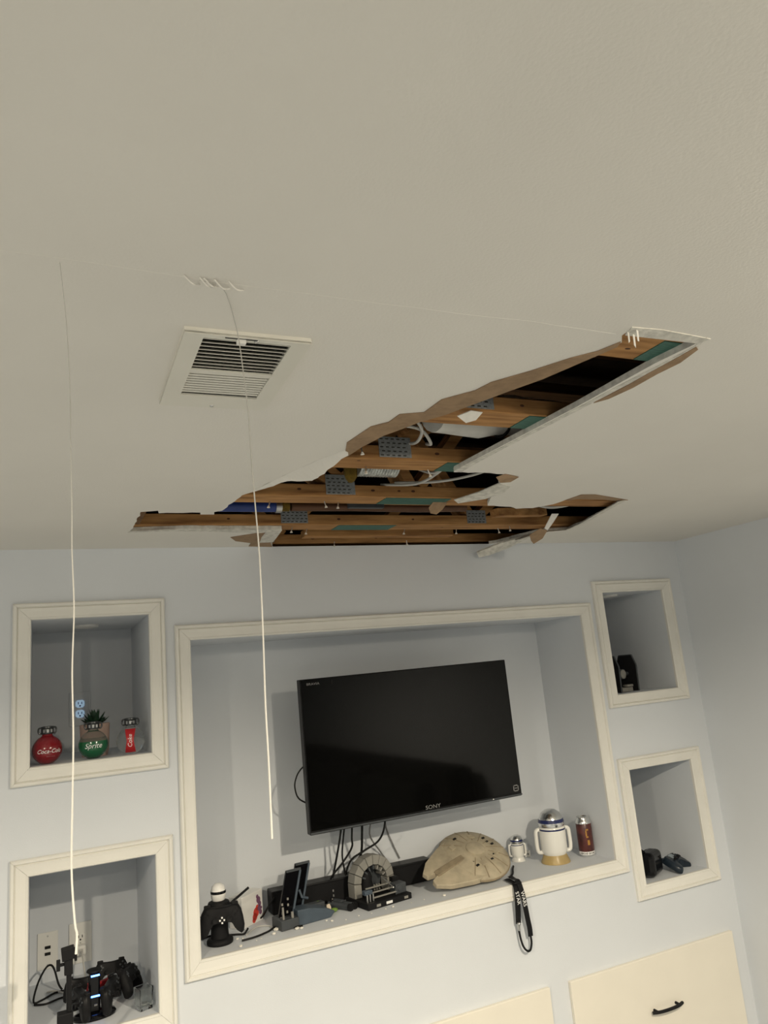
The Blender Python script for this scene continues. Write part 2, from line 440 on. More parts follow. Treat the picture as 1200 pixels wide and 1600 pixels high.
# ---- picture-frame mouldings round the niches, four mitred casings each
PROF = [(0.0, 0.000), (0.0, 0.011), (0.003, 0.0145), (0.007, 0.0145), (0.009, 0.0130), (0.030, 0.0135), (0.041, 0.0150), (0.044, 0.0110), (0.0475, 0.0175), (0.0555, 0.0175), (0.060, 0.0120), (0.060, 0.000)]
def casing(inner, outer, k):
    x0, x1, z0, z1 = inner; X0, X1, Z0, Z1 = outer
    def ring(u):
        t = u/0.060
        return [(x0+(X0-x0)*t, z0+(Z0-z0)*t), (x1+(X1-x1)*t, z0+(Z0-z0)*t), (x1+(X1-x1)*t, z1+(Z1-z1)*t), (x0+(X0-x0)*t, z1+(Z1-z1)*t)]
    e = thing('trim_%d' % k, None, None); e['kind'] = 'structure'
    for sd in range(4):
        vs = []
        n = len(PROF)
        for u, h in PROF:
            r_ = ring(u); a = r_[sd]; b = r_[(sd+1) % 4]
            d = (b[0]-a[0], b[1]-a[1]); l_ = math.hypot(*d); g = 0.0004
            vs.append((a[0]+d[0]/l_*g, -h, a[1]+d[1]/l_*g))
            vs.append((b[0]-d[0]/l_*g, -h, b[1]-d[1]/l_*g))
        fs = [(2*i, 2*i+1, 2*((i+1) % n)+1, 2*((i+1) % n)) for i in range(n)]
        fs += [tuple(2*i for i in range(n)), tuple(2*i+1 for i in range(n-1, -1, -1))]
        MB().add(vs, fs).build('casing', 'trim', e)
for k, n in enumerate(('big', 'ul', 'll', 'ur', 'lr')):
    casing(NICHES[n][:4], OUT[n], k+1)

# ---- cabinet doors below the niches
def cabinet_door(x0, x1, zt, label, handle):
    t = thing('cabinet_door', label, 'cabinet door', ((x0+x1)/2, 0, 0), group='flat cabinet doors below the niches')
    w = x1-x0
    MB().box((0, -0.009, (zt+0.05)/2), (w, 0.018, zt-0.05)).build('panel', 'cab', t, bevel=0.003)
    if handle:
        b = MB().tube(spline([(-0.083, -0.034, 0), (-0.05, -0.046, 0), (0, -0.050, 0), (0.05, -0.046, 0), (0.083, -0.034, 0)], 4), 0.0065, 8)
        b.cyl((-0.06, -0.018, 0), (-0.06, -0.046, 0), 0.006, 0.005, 8).cyl((0.06, -0.018, 0), (0.06, -0.046, 0), 0.006, 0.005, 8)
        h = b.build('handle', 'blackmat', t, smooth=True, loc=(2.327-(x0+x1)/2, 0, 0.447)); h['label'] = 'black bow handle'
    return t
cabinet_door(1.867, 2.776, 0.6455, 'cream flat cabinet door with black bow handle beside the room corner', True)
cabinet_door(0.858, 1.767, 0.649, 'cream flat cabinet door below the television niche, top edge showing', False)

# ---- round ceiling lamps
for i, (lx, ly, lw, lc) in enumerate(LAMPS):
    t = thing('ceiling_lamp', 'flat round white ceiling lamp in the row ' + ('nearer to' if ly > -3 else 'farther from') + ' the niche wall, ' + ('added sofa side' if lx > 0 else 'open side'), 'lamp', (lx, ly, ZC), group='flat round ceiling lamps')
    MB().lathe([(0.062, 0), (0.085, 0), (0.086, -0.003), (0.080, -0.008), (0.062, -0.010)], 32).build('ring', 'white', t, smooth=True)
    MB().lathe([(1e-6, -0.0035), (0.060, -0.0035), (0.060, -0.0005), (1e-6, -0.0005)], 32).build('lens', 'lens', t)

# ---- dark sofa added out of view to darken the screen's reflection
t = thing('sofa', 'long charcoal fabric sofa added out of view along the side wall to darken the television reflection', 'sofa', (2.35, -3.9, 0))
MB().box((0.0, 0, 0.23), (0.90, 3.8, 0.34)).build('base', 'sofa', t, bevel=0.03)
MB().box((0.33, 0, 0.80), (0.24, 3.8, 0.84)).build('backrest', 'sofa', t, bevel=0.06)
for s in (-1, 1): MB().box((-0.05, s*1.81, 0.45), (0.78, 0.18, 0.42)).build('armrest', 'sofa', t, bevel=0.05)
for k in range(3): MB().box((-0.12, -1.14+1.14*k, 0.47), (0.64, 1.12, 0.14)).build('seat_cushion', 'sofa', t, bevel=0.04)
for k, hh in enumerate((0.50, 0.56, 0.62)): MB().box((0.13, 1.14-1.14*k, 0.86), (0.18, 1.10, hh)).build('back_cushion', 'sofa', t, bevel=0.06)
for sx in (-0.38, 0.38):
    for sy in (-1.8, 1.8): MB().cyl((sx, sy, 0), (sx, sy, 0.06), 0.02, 0.025, 10).build('leg', 'blackmat', t)

# ================================================================ ceiling cavity
# floor trusses: bottom chord, top chord, webs, nail plates
def truss(y0, plates, greens, label, knots, webs, x0=-1.0, x1=2.80, zb=2.4535):
    t = thing('floor_truss', label, 'truss', (0, y0, zb), group='wooden floor trusses above the torn ceiling')
    W, H, D = 0.089, 0.038, 0.44
    ch = MB().box(((x0+x1)/2, W/2, H/2), (x1-x0, W, H)).build('bottom_chord', 'wood', t, bevel=0.002, seg=1)
    MB().box(((x0+x1)/2, W/2, D-H/2), (x1-x0, W, H)).build('top_chord', 'wood_dark', t)
    for xa, xb in webs:
        a = Vector((xa, W/2, H)); b = Vector((xb, W/2, D-H)); d = b-a
        MB().box((a+b)/2, (d.length, W*0.98, H*0.9), (0, -math.atan2(d.z, d.x), 0)).build('web', 'wood', t)
    for px_, w, h in plates:
        p = MB()
        for r_ in range(int(h/0.011)):
            for c_ in range(int(w/0.016)):
                p.box((px_-w/2+0.008+c_*0.016+(0.004 if r_ % 2 else 0), -0.0021, 0.011+r_*0.011), (0.0085, 0.0008, 0.0030))
        q = MB().box((px_, -0.001, 0.006+h/2), (w, 0.002, h)).build('nail_plate', 'plate', t); p.build('punched_slots', 'dark', q); q['label'] = 'grey punched metal nail plate'
    for gx0, gx1 in greens:
        q = MB().box(((gx0+gx1)/2, W/2, -0.0008), (gx1-gx0, W*0.9, 0.0016)).build('plate', 'green', t); q['label'] = 'green coated plate under the chord'
    for kx, ky in knots:
        if ky < 0: MB().ball((kx, 0.0, H*0.55), rnd.uniform(0.0035, 0.006), 10, (1.5, 0.06, 0.8)).build('knot', 'knot', t, smooth=True)
        else: MB().ball((kx, ky, 0.0), rnd.uniform(0.0035, 0.006), 10, (1.6, 0.8, 0.06)).build('knot', 'knot', t, smooth=True)
    return t
truss(-1.892, [], [(0.935, 1.01)], 'wooden truss chord across the far tip of the long torn slot', [(0.89, 0.05)], [(0.3, 0.75), (1.9, 1.45)])
truss(-1.495, [(0.776, 0.095, 0.034)], [(0.92, 1.01)], 'wooden truss chord midway along the long torn slot, paper rag on it', [(0.9, -1), (0.97, 0.06)], [(0.776, 0.2), (0.80, 1.40)])
truss(-1.128, [(0.756, 0.092, 0.055)], [(0.912, 0.985)], 'wooden truss chord at the root of the long torn slot, square nail plate', [(0.66, 0.02), (0.88, -1)], [(0.756, 0.26), (0.77, 1.34)])
truss(-0.742, [(0.752, 0.095, 0.062)], [(0.906, 1.14)], 'wooden truss chord with many knots below a silver duct', [(0.62, -1), (0.95, -1), (1.0, -1), (1.03, 0.04), (0.86, -1), (0.98, 0.07)], [(0.74, 0.26), (0.78, 0.3), (1.0, 0.82), (1.03, 1.35)])
truss(-0.338, [(0.733, 0.098, 0.05), (1.48, 0.086, 0.052)], [(0.90, 1.13)], 'long wooden truss chord reaching the left end of the torn opening', [(0.5, -1), (0.9, -1), (1.0, 0.03), (1.2, -1), (1.35, 0.05), (0.55, 0.06)], [(0.73, 0.3), (0.76, 1.2), (1.46, 1.22), (1.5, 1.95)], x0=0.19)
truss(0.012, [(0.72, 0.08, 0.04)], [], 'wooden truss chord right above the top of the painted wall', [(0.92, -1), (1.2, -1)], [(0.8, 0.4), (1.2, 1.6)], x0=0.55, x1=2.2)
# short board nailed to the chord beside the wall, and end block
tag(MB().box((1.18, -0.075, 2.4745), (0.66, 0.050, 0.028)).build('backing_board', 'wood', bevel=0.002), 'short wooden backing board beside the wall top', 'board')
tag(MB().box((0.206, -0.445, 2.497), (0.03, 0.20, 0.085), (0, 0.25, 0)).build('blocking', 'wood_dark', bevel=0.002), 'short dark wooden block closing the left end of the torn opening', 'board')
# leaning brace seen through the short right arm of the hole
t = tag(MB().box((1.60, -0.46, 2.475), (0.34, 0.04, 0.030), (0, -0.10, 0.38)).build('loose_board', 'wood', bevel=0.002), 'loose board lying across the chords at the right arm of the hole', 'board')
tag(MB().box((1.70, -0.745, 2.472), (0.40, 0.05, 0.03)).build('cross_board', 'wood', bevel=0.002), 'thin wooden board along the rim of the right arm of the hole', 'board')

# services in the cavity
t = thing('ventilation_duct', 'off-white wrapped duct behind the long torn slot', 'duct', (0, -1.27, 2.535))
b = MB()
b.tube([(0.80+0.045*i, 0.012*math.sin(i*0.8), 0.004*math.sin(i*1.7)) for i in range(16)], 0.05, 16, [0.050+0.0025*(i % 2) for i in range(16)])
b.build('wrap', 'ductwhite', t, smooth=True)
MB().cyl((0.995, 0, 0), (1.0, 0, 0), 0.055, 0.055, 20).build('band', 'blackmat', t, smooth=True)
t = thing('flexible_duct', 'ribbed silver flexible duct between the truss webs', 'duct', (0.815, -0.845, 2.535))
MB().tube([(-0.045+0.0045*i, 0, 0) for i in range(28)], 0.045, 24, [0.046 if i % 2 else 0.041 for i in range(28)]).build('ribbed_sleeve', 'foil', t)
tag(MB().ball((0.757, -0.82, 2.515), 0.040, 14, (0.5, 0.7, 1)).build('insulation', 'yellow', smooth=True), 'tuft of yellow insulation beside the silver duct', 'insulation')
t = thing('water_pipe', 'blue pipe with grey coupling at the left of the torn opening', 'pipe', (0, -0.47, 2.487))
MB().cyl((0.44, 0, 0), (0.625, 0, 0), 0.019, 0.019, 20).build('pipe_body', 'bluepipe', t, smooth=True)
MB().cyl((0.625, 0, 0), (0.645, 0, 0), 0.022, 0.022, 20).build('coupling', 'steel', t, smooth=True)
MB().cyl((0.645, 0, 0), (0.672, 0, 0), 0.017, 0.017, 16).build('valve_body', 'yellow', t, smooth=True)
tag(MB().tube([(0.68, -0.47, 2.487), (0.9, -0.475, 2.488), (1.15, -0.47, 2.486), (1.35, -0.475, 2.49)], 0.016, 12).build('copper_pipe', mat('old_copper', rgb(96, 66, 46), 0.5, 0.3, var=0.3), smooth=True), 'brown pipe running on from the blue pipe', 'pipe')
tag(MB().box((0.93, -0.52, 2.491), (0.13, 0.02, 0.04)).build('pipe_bracket', 'greydark', bevel=0.002), 'dark grey bracket in front of the brown pipe', 'bracket')
tag(MB().box((1.25, -0.53, 2.495), (0.5, 0.03, 0.02)).build('furring_strip', 'wood', bevel=0.002), 'thin wooden strip between two truss chords', 'board')
CABS = [([(0.60, -1.16, 2.50), (0.68, -1.19, 2.510), (0.745, -1.20, 2.520), (0.80, -1.20, 2.512), (0.835, -1.18, 2.485), (0.85, -1.13, 2.50)], 'white cable arching above the square nail plate'),
        ([(0.66, -1.22, 2.53), (0.74, -1.24, 2.535), (0.79, -1.22, 2.51), (0.80, -1.17, 2.49), (0.80, -1.10, 2.51)], 'white cable dropping behind the root of the torn slot'),
        ([(0.90, -0.72, 2.50), (0.95, -0.86, 2.466), (0.99, -0.93, 2.482), (1.03, -0.98, 2.52)], 'white cable loop below the middle of the torn opening'),
        ([(0.93, -0.76, 2.496), (1.02, -0.88, 2.470), (1.12, -0.96, 2.478), (1.20, -1.03, 2.51)], 'long white cable slanting to the torn right rim'),
        ([(0.97, -0.80, 2.54), (0.955, -0.95, 2.475), (0.965, -1.00, 2.475), (0.98, -1.04, 2.515)], 'short white cable bent beside the diagonal web')]
for p, l in CABS:
    tag(MB().tube(spline(p, 5), 0.0042, 8).build('electrical_cable', 'cablewhite', smooth=True), l, 'cable', 'cables in the ceiling cavity')
tag(MB().tube(spline([(1.55, -0.60, 2.478), (1.65, -0.58, 2.468), (1.75, -0.58, 2.480), (1.85, -0.60, 2.51)], 5), 0.006, 8).build('electrical_cable', 'cablewhite', smooth=True), 'white cable inside the pointed right arm of the hole', 'cable', 'cables in the ceiling cavity')
# screws left sticking out of the chords
for sx, sy in ((0.70, -1.06), (0.89, -1.05), (0.55, -0.67), (0.72, -0.68), (0.77, -0.67), (0.80, -0.27), (1.20, -0.26), (1.43, -0.26), (1.62, -0.27), (0.735, -0.30), (1.65, -0.31), (0.62, -1.22), (1.0, -0.02), (1.32, -0.03)):
    s_ = thing('drywall_screw', 'bent drywall screw with plaster crumb left in the ' + ('chord at the slot root' if sy < -1 else 'knotty chord below the duct' if sy < -0.6 else 'long chord near the wall' if sy < -0.1 else 'chord above the wall top'), 'screw', (sx, sy, 2.4535), group='drywall screws left in the chords')
    tilt = rnd.uniform(-0.006, 0.006)
    MB().cyl((0, 0, 0), (tilt, 0, -0.016), 0.0018, 0.0018, 6).build('shank', 'steel', s_)
    MB().cyl((tilt, 0, -0.014), (tilt*1.1, 0, -0.020), 0.0025, 0.0052, 8).build('head', 'chip', s_)

# torn plasterboard rim pieces, all parts of the ceiling sheet
def rim(name, bld, material, lbl):
    o = bld.build(name, material, ceiling); o['label'] = lbl; return o
bo = [(0.835,-1.885),(0.820,-1.842),(0.790,-1.807),(0.749,-1.737),(0.704,-1.674),(0.695,-1.630),(0.651,-1.572),(0.650,-1.498),(0.603,-1.478),(0.600,-1.429),(0.573,-1.395),(0.562,-1.282),(0.594,-1.186)]
bi = [(0.836,-1.872),(0.826,-1.836),(0.815,-1.800),(0.790,-1.715),(0.760,-1.650),(0.743,-1.610),(0.715,-1.545),(0.697,-1.500),(0.660,-1.445),(0.645,-1.405),(0.620,-1.350),(0.603,-1.265),(0.596,-1.186)]
rim('torn_paper', MB().ribbon([(x-0.006, y-0.004, ZC-0.0005) for x, y in bo], [(x, y, ZC-0.001) for x, y in bi], 0.0016), 'paper', 'brown torn paper edge along the long slot')
ai = [(0.972,-1.930),(0.985,-1.905),(0.984,-1.84),(0.979,-1.77),(0.976,-1.70),(0.974,-1.60),(0.967,-1.45),(0.961,-1.30),(0.953,-1.16),(0.947,-1.096)]
ao = [(0.978,-1.940),(0.994,-1.905),(0.992,-1.84),(0.994,-1.77),(0.990,-1.70),(0.988,-1.60),(0.981,-1.45),(0.974,-1.30),(0.972,-1.16),(0.975,-1.083)]
rim('bare_plaster', MB().ribbon([(x, y, ZC) for x, y in ai], [(x, y, ZC) for x, y in ao], 0.0012), 'gyp', 'pale crumbling plaster edge')
si = [(0.988,-1.907),(0.990,-1.866),(0.990,-1.785),(0.992,-1.727),(0.990,-1.660),(0.988,-1.630)]
so = [(1.003,-1.897),(1.017,-1.841),(1.013,-1.785),(1.016,-1.715),(1.008,-1.650),(0.991,-1.622)]
rim('torn_paper', MB().ribbon([(x, y, ZC-0.0012) for x, y in si], [(x, y, ZC-0.0002) for x, y in so], 0.0012), 'paper', 'brown strip where the ceiling paper has peeled')
rim('bare_plaster', MB().ribbon([(0.818, -1.912, ZC), (0.87, -1.914, ZC), (0.93, -1.916, ZC), (0.980, -1.918, ZC)], [(0.808, -1.940, ZC), (0.87, -1.945, ZC), (0.93, -1.942, ZC), (0.990, -1.938, ZC)], 0.0015), 'gyp', 'pale plaster strip at the tip of the slot')
# flap that sags and catches the lamp
cre = [(0.435,-0.788),(0.458,-0.853),(0.490,-0.985),(0.512,-1.062),(0.540,-1.147),(0.575,-1.229)]
edg = [(0.433,-0.796),(0.470,-0.883),(0.503,-0.985),(0.559,-1.027),(0.563,-1.102),(0.583,-1.217)]
esag = [0.002, 0.006, 0.012, 0.020, 0.022, 0.010]
def subdiv(pl, k):
    o = []
    for i in range(len(pl)-1):
        for j in range(k):
            tt = j/k; o.append((pl[i][0]+(pl[i+1][0]-pl[i][0])*tt, pl[i][1]+(pl[i+1][1]-pl[i][1])*tt))
    return o+[pl[-1]]
c2_, e2_ = subdiv(cre, 5), subdiv(edg, 5)
sag = [a for a, _ in subdiv([(v, 0) for v in esag], 5)]
o = MB().ribbon([(x, y, ZC) for x, y in c2_], [(x+rnd.uniform(-.004, .004), y+rnd.uniform(-.004, .004), ZC-s) for (x, y), s in zip(e2_, sag)], 0.010, (0, 0, 1)).build('sagging_flap', 'ceil', ceiling)
o['label'] = 'white plasterboard flap sagging at the torn edge'
# curled scraps on the right hand tear
rim('torn_paper', MB().sheet([(1.124,-1.080,2.439),(1.180,-1.062,2.436),(1.172,-1.03,2.430),(1.130,-1.040,2.424),(1.100,-1.066,2.432)], 0.002), 'paper', 'curled brown paper scrap')
rim('torn_paper', MB().sheet([(1.168,-0.980,2.440),(1.225,-0.950,2.438),(1.235,-0.90,2.433),(1.21,-0.83,2.430),(1.15,-0.76,2.432),(1.13,-0.77,2.440),(1.16,-0.87,2.440)], 0.003), 'gyp', 'grey plaster edge curling from the tear')
rim('torn_paper', MB().ribbon([(1.553,-0.800,2.4395),(1.559,-0.874,2.4395),(1.613,-0.880,2.4395),(1.70,-0.852,2.4395),(1.815,-0.815,2.4395)], [(1.585,-0.782,2.444),(1.60,-0.80,2.444),(1.65,-0.80,2.444),(1.72,-0.80,2.444),(1.785,-0.785,2.444)], 0.0015), 'paper', 'brown paper rim of the pointed right arm')
rim('bare_plaster', MB().ribbon([(1.809,-0.820,2.4398),(1.86,-0.66,2.4398),(1.931,-0.44,2.4398),(1.954,-0.30,2.4398),(1.853,-0.278,2.4398),(1.822,-0.24,2.4398),(1.803,-0.17,2.4398)], [(1.780,-0.800,2.434),(1.825,-0.66,2.434),(1.89,-0.45,2.432),(1.91,-0.335,2.430),(1.835,-0.315,2.428),(1.795,-0.255,2.424),(1.765,-0.17,2.420)], 0.002, (0, 0, 1)), 'gyp', 'grey broken plaster rim hanging below the ceiling')
rim('hanging_plaster', MB().sheet([(1.803,-0.20,2.432),(1.835,-0.235,2.436),(1.78,-0.10,2.402),(1.70,-0.055,2.378),(1.655,-0.045,2.372),(1.645,-0.05,2.392),(1.72,-0.12,2.418)], 0.008), 'gyp', 'plasterboard shard hanging past the wall top')
rim('hanging_paper', MB().sheet([(1.690,-0.54,2.452),(1.722,-0.54,2.452),(1.720,-0.50,2.425),(1.712,-0.47,2.402),(1.692,-0.48,2.408)], 0.002), 'paperwhite', 'white paper rag hanging over the right arm')
rim('hanging_paper', MB().sheet([(1.680,-0.47,2.410),(1.715,-0.465,2.402),(1.722,-0.42,2.380),(1.705,-0.38,2.366),(1.680,-0.40,2.376),(1.655,-0.43,2.392)], 0.002), 'paper', 'brown paper rag hanging over the right arm')
rim('hanging_paper', MB().sheet([(1.095,-0.695,2.452),(1.150,-0.695,2.452),(1.140,-0.67,2.432),(1.122,-0.66,2.418),(1.100,-0.66,2.422),(1.090,-0.67,2.438)], 0.002), 'paper', 'round brown paper tongue on a truss chord')
rim('hanging_paper', MB().sheet([(0.725,-1.50,2.436),(0.755,-1.51,2.447),(0.79,-1.50,2.449),(0.78,-1.485,2.436),(0.757,-1.48,2.430)], 0.002), 'paperwhite', 'white paper rag stuck to a truss chord')
rim('torn_paper', MB().sheet([(0.537,-0.197,2.4395),(0.61,-0.262,2.4395),(0.662,-0.285,2.4395),(0.688,-0.30,2.4395),(0.70,-0.13,2.4385),(0.745,-0.006,2.4385),(0.648,-0.02,2.4395),(0.64,-0.085,2.4395),(0.573,-0.125,2.4395)], 0.0012, (0,0,-1)), 'paper', 'brown patch of bare board at the wall top')
rim('bare_plaster', MB().ribbon([(0.185,-0.305,ZC),(0.30,-0.331,ZC),(0.45,-0.330,ZC),(0.60,-0.328,ZC),(0.688,-0.325,ZC)], [(0.180,-0.285,ZC),(0.30,-0.306,ZC),(0.45,-0.295,ZC),(0.60,-0.27,ZC),(0.685,-0.245,ZC)], 0.0012), 'gyp', 'pale broken plaster along the near-wall tear')
rim('bare_plaster', MB().sheet([(0.64,-0.30,2.439),(0.69,-0.325,2.439),(0.705,-0.20,2.436),(0.715,-0.12,2.436),(0.67,-0.10,2.438),(0.65,-0.2,2.439)], 0.002, (0,0,-1)), 'gyp', 'crumbled plaster at the wall top')
for i, (cx_, cy_) in enumerate(((0.812,-1.925),(0.822,-1.935),(0.828,-1.92))):
    rim('hanging_paper', MB().sheet([(cx_, cy_, 2.44),(cx_+0.007, cy_+0.003, 2.44),(cx_+0.006, cy_+0.004, 2.424-0.004*i),(cx_+0.002, cy_+0.003, 2.420)], 0.0008), 'paperwhite', 'white paper shred at the tip of the slot')
# taped seam: slightly raised, cracked strip
rs = random.Random(5)
A_, B_ = [], []
for i in range(60):
    x = XL + (0.80-XL)*i/59
    w = 0.004+0.003*rs.random()
    y = -1.903+0.004*math.sin(x*7)+rs.uniform(-0.0015, 0.0015)
    A_.append((x, y-w, ZC)); B_.append((x, y+w, ZC))
rim('seam_tape', MB().ribbon(A_, B_, 0.00025), 'ceil', 'thin raised taped seam across the ceiling')
for i in range(5):
    x = 0.100+0.012*i+rs.uniform(-0.006, 0.006)
    rim('seam_shred', MB().tube(spline([(x-0.012, -1.912, 2.4385), (x, -1.905, 2.432-0.001*(i % 2)), (x+0.012, -1.894, 2.4385)], 4), 0.0012, 6), 'paperwhite', 'curled shred of seam tape')

# ---- threads of loosened tape hanging from the seam
tag(MB().tube(spline([(0.105,-1.905,2.439),(0.135,-1.899,2.436),(0.154,-1.863,2.436),(0.171,-1.819,2.434),(0.183,-1.792,2.420),(0.188,-1.79,2.367),(0.192,-1.79,2.308),(0.193,-1.79,2.230),(0.195,-1.79,2.164),(0.197,-1.79,2.091),(0.196,-1.79,1.985),(0.194,-1.79,1.891),(0.194,-1.79,1.809),(0.193,-1.79,1.722)], 5), 0.0012, 6, [0.0005+0.0008*i/65 for i in range(66)]).build('hanging_thread', 'string', smooth=True),
    'white thread of seam tape hanging in front of the ceiling vent', 'thread', 'loose threads hanging from the ceiling seam')
tag(MB().tube(spline([(-0.062,-1.903,2.4385),(-0.055,-1.90,2.365),(-0.051,-1.90,2.283),(-0.050,-1.90,2.204),(-0.049,-1.90,2.128),(-0.049,-1.90,2.083),(-0.047,-1.90,2.018),(-0.049,-1.90,1.949),(-0.048,-1.90,1.881),(-0.049,-1.90,1.816),(-0.050,-1.90,1.748),(-0.047,-1.90,1.698),(-0.045,-1.90,1.686),(-0.046,-1.90,1.668)], 5), 0.0012, 6, [0.0004+0.0008*i/65 for i in range(66)]).build('hanging_thread', 'string', smooth=True),
    'white thread of seam tape hanging down beside the black stand', 'thread', 'loose threads hanging from the ceiling seam')

# ---- ceiling vent
def ceiling_vent():
    x0, x1, y0, y1 = VENT; cx, cy = (x0+x1)/2, (y0+y1)/2
    t = thing('ceiling_vent', 'square white louvred ceiling vent with half its slats open', 'vent', (cx, cy, ZC), (0, 0, R(-1.2)))
    w, h = x1-x0, y1-y0
    lx0, lx1, ly0, ly1 = -0.068, 0.068, -0.137, 0.094     # louvre field
    # frame: four flat bars with turned-down rim
    fr = MB()
    def bar(a0, a1, b0, b1):
        fr.box(((a0+a1)/2, (b0+b1)/2, -0.008), (a1-a0, b1-b0, 0.004))
    bar(-w/2, lx0, -h/2, h/2); bar(lx1, w/2, -h/2, h/2); bar(lx0, lx1, -h/2, ly0); bar(lx0, lx1, ly1, h/2)
    fr.box((0, -h/2+0.0025, -0.0045), (w, 0.005, 0.009)).box((0, h/2-0.0025, -0.0045), (w, 0.005, 0.009))
    fr.box((-w/2+0.0025, 0, -0.0045), (0.005, h-0.01, 0.009)).box((w/2-0.0025, 0, -0.0045), (0.005, h-0.01, 0.009))
    fr.build('frame', 'ventwhite', t)
    n1, n2 = 9, 9
    for i in range(n1):      # open half: slats tilted away
        y = -0.130+0.0128*i
        MB().box((0, y+0.004, -0.0045), (0.136, 0.013, 0.0012), (R(36), 0, 0)).build('slat', 'ventwhite', t)
    MB().box((0, -0.011, -0.008), (0.136, 0.014, 0.003)).build('crossbar', 'ventwhite', t)
    for i in range(n2):      # half seen from the closed side
        y = 0.002+0.0104*i
        MB().box((0, y, -0.0055), (0.136, 0.0056, 0.0012), (R(-8), 0, 0)).build('slat', 'ventwhite', t)
    MB().box((-0.012, -0.141, -0.013), (0.014, 0.008, 0.008)).build('damper_lever', 'white', t, bevel=0.001)
    MB().box((-0.012, -0.1445, -0.0103), (0.05, 0.002, 0.0012)).build('lever_slot', 'hole', t)
    for sx, sy in ((0.012, -h/2+0.009), (-0.005, h/2-0.010)):
        MB().lathe([(1e-6, -0.0125), (0.003, -0.012), (0.004, -0.010), (0.004, -0.0095)], 10, (sx, sy, 0)).build('screw', 'steel', t, smooth=True)
    # duct boot above the opening
    d = MB()
    bx, by = w/2-0.018, h/2-0.018
    d.add([(-bx,-by,0.014),(bx,-by,0.014),(bx,by,0.014),(-bx,by,0.014),(-bx,-by,0.16),(bx,-by,0.16),(bx,by,0.16),(-bx,by,0.16)], [(0,1,5,4),(1,2,6,5),(2,3,7,6),(3,0,4,7),(4,5,6,7)])
    d.build('duct_boot', 'dark', t)
ceiling_vent()

# ================================================================ television
tv = thing('television', 'flat black television on a wall arm in the large niche', 'television', (1.325, 0.068, 1.640), (0, R(-0.45), 0))
MB().box((0, 0.022, 0), (0.954, 0.040, 0.573)).build('bezel', 'black', tv, bevel=0.003)
scr = MB().box((0, 0.0005, 0.006), (0.948, 0.003, 0.555)).build('screen', 'screen', tv, bevel=0.001); scr['label'] = 'glossy black screen'
MB().box((0, -0.0003, -0.280), (0.952, 0.003, 0.006)).build('chrome_strip', 'greydark', tv)
MB().box((0, 0.065, -0.02), (0.70, 0.05, 0.40)).build('rear_housing', 'black', tv, bevel=0.012)
MB().box((0, 0.13, 0.0), (0.06, 0.09, 0.06)).box((0, 0.22, 0), (0.06, 0.10, 0.045)).build('mount_arm', 'blackmat', tv)
MB().box((0, 0.274, 0.0), (0.22, 0.014, 0.24)).build('wall_plate', 'blackmat', tv)
text_flat('logo', 'SONY', 0.021, 'logo', tv, (0.045, -0.0022, -0.264), (R(90), 0, 0), sx=1.25)
text_flat('logo', 'BRAVIA', 0.013, 'logo', tv, (-0.425, -0.0018, 0.266), (R(90), 0, 0), sx=1.25)
st = MB()
for dx, dz, w, h in ((0, 0.011, 0.026, 0.004), (0, -0.011, 0.026, 0.004), (-0.011, 0, 0.004, 0.026), (0.011, 0, 0.004, 0.026), (0, 0, 0.012, 0.003)): st.box((0.448+dx, -0.0015, -0.252+dz), (w, 0.001, h))
st.build('energy_sticker', 'logo', tv)
MB().box((0.33, -0.0025, -0.2795), (0.005, 0.002, 0.004)).build('standby_light', 'white', tv)
MB().box((-0.345, -0.0015, 0.268), (0.003, 0.001, 0.018)).build('seam_mark', 'hole', tv)

# leads hanging under the television, plus grey strands modelled as their cast shadows
CORDS = [([(1.005,0.14,1.40),(1.010,0.18,1.32),(1.005,0.24,1.21),(0.995,0.268,1.142)], 0.0042, 'straight black lead under the television, leftmost of the bunch'),
         ([(1.045,0.125,1.40),(1.050,0.165,1.30),(1.058,0.195,1.255),(1.020,0.205,1.205),(0.985,0.225,1.165),(0.982,0.255,1.142)], 0.0040, 'black lead under the television crossing the straight one'),
         ([(1.025,0.14,1.40),(1.028,0.20,1.30),(1.030,0.235,1.22),(1.048,0.262,1.142)], 0.0036, 'black lead under the television leaning to the right at its foot'),
         ([(1.085,0.12,1.40),(1.100,0.18,1.30),(1.115,0.24,1.22),(1.118,0.30,1.175),(1.118,0.318,1.142)], 0.0050, 'thick black lead running down behind the grey arch'),
         ([(1.185,0.115,1.40),(1.186,0.150,1.315),(1.170,0.185,1.262),(1.115,0.195,1.236),(1.066,0.225,1.205),(1.055,0.262,1.160),(1.060,0.285,1.140)], 0.0040, 'black lead swinging sideways above the grey arch')]
for p, r_, l in CORDS:
    tag(MB().tube(spline(p, 5), r_, 8).build('lead_and_shadow', 'rubber', smooth=True), l, 'cable', 'leads under the television')
for p, l in (([(1.14,0.12,1.40),(1.165,0.26,1.28),(1.235,0.33,1.19),(1.27,0.345,1.142)], 'thin grey strand shaped as a lead shadow, slanting down to the right of the grey arch'),
             ([(1.21,0.16,1.40),(1.27,0.33,1.29),(1.30,0.345,1.21),(1.33,0.347,1.142)], 'grey strand shaped as a lead shadow on the niche wall beside the grey arch')):
    tag(MB().tube(spline(p, 5), 0.0032, 8).build('lead_and_shadow', mat('lead_shadow_grey', (0.20, 0.20, 0.20), 0.5), smooth=True), l, 'cable', 'leads under the television')  # solid grey strands stand in for shadows the leads cast on the niche wall
tag(MB().tube(spline([(0.90,0.125,1.62),(0.845,0.125,1.585),(0.822,0.125,1.55),(0.818,0.125,1.515),(0.835,0.125,1.475),(0.90,0.125,1.44)], 5), 0.003, 8).build('side_lead', 'rubber', smooth=True), 'black lead looping out past the television edge', 'cable')

ZB = 1.0460
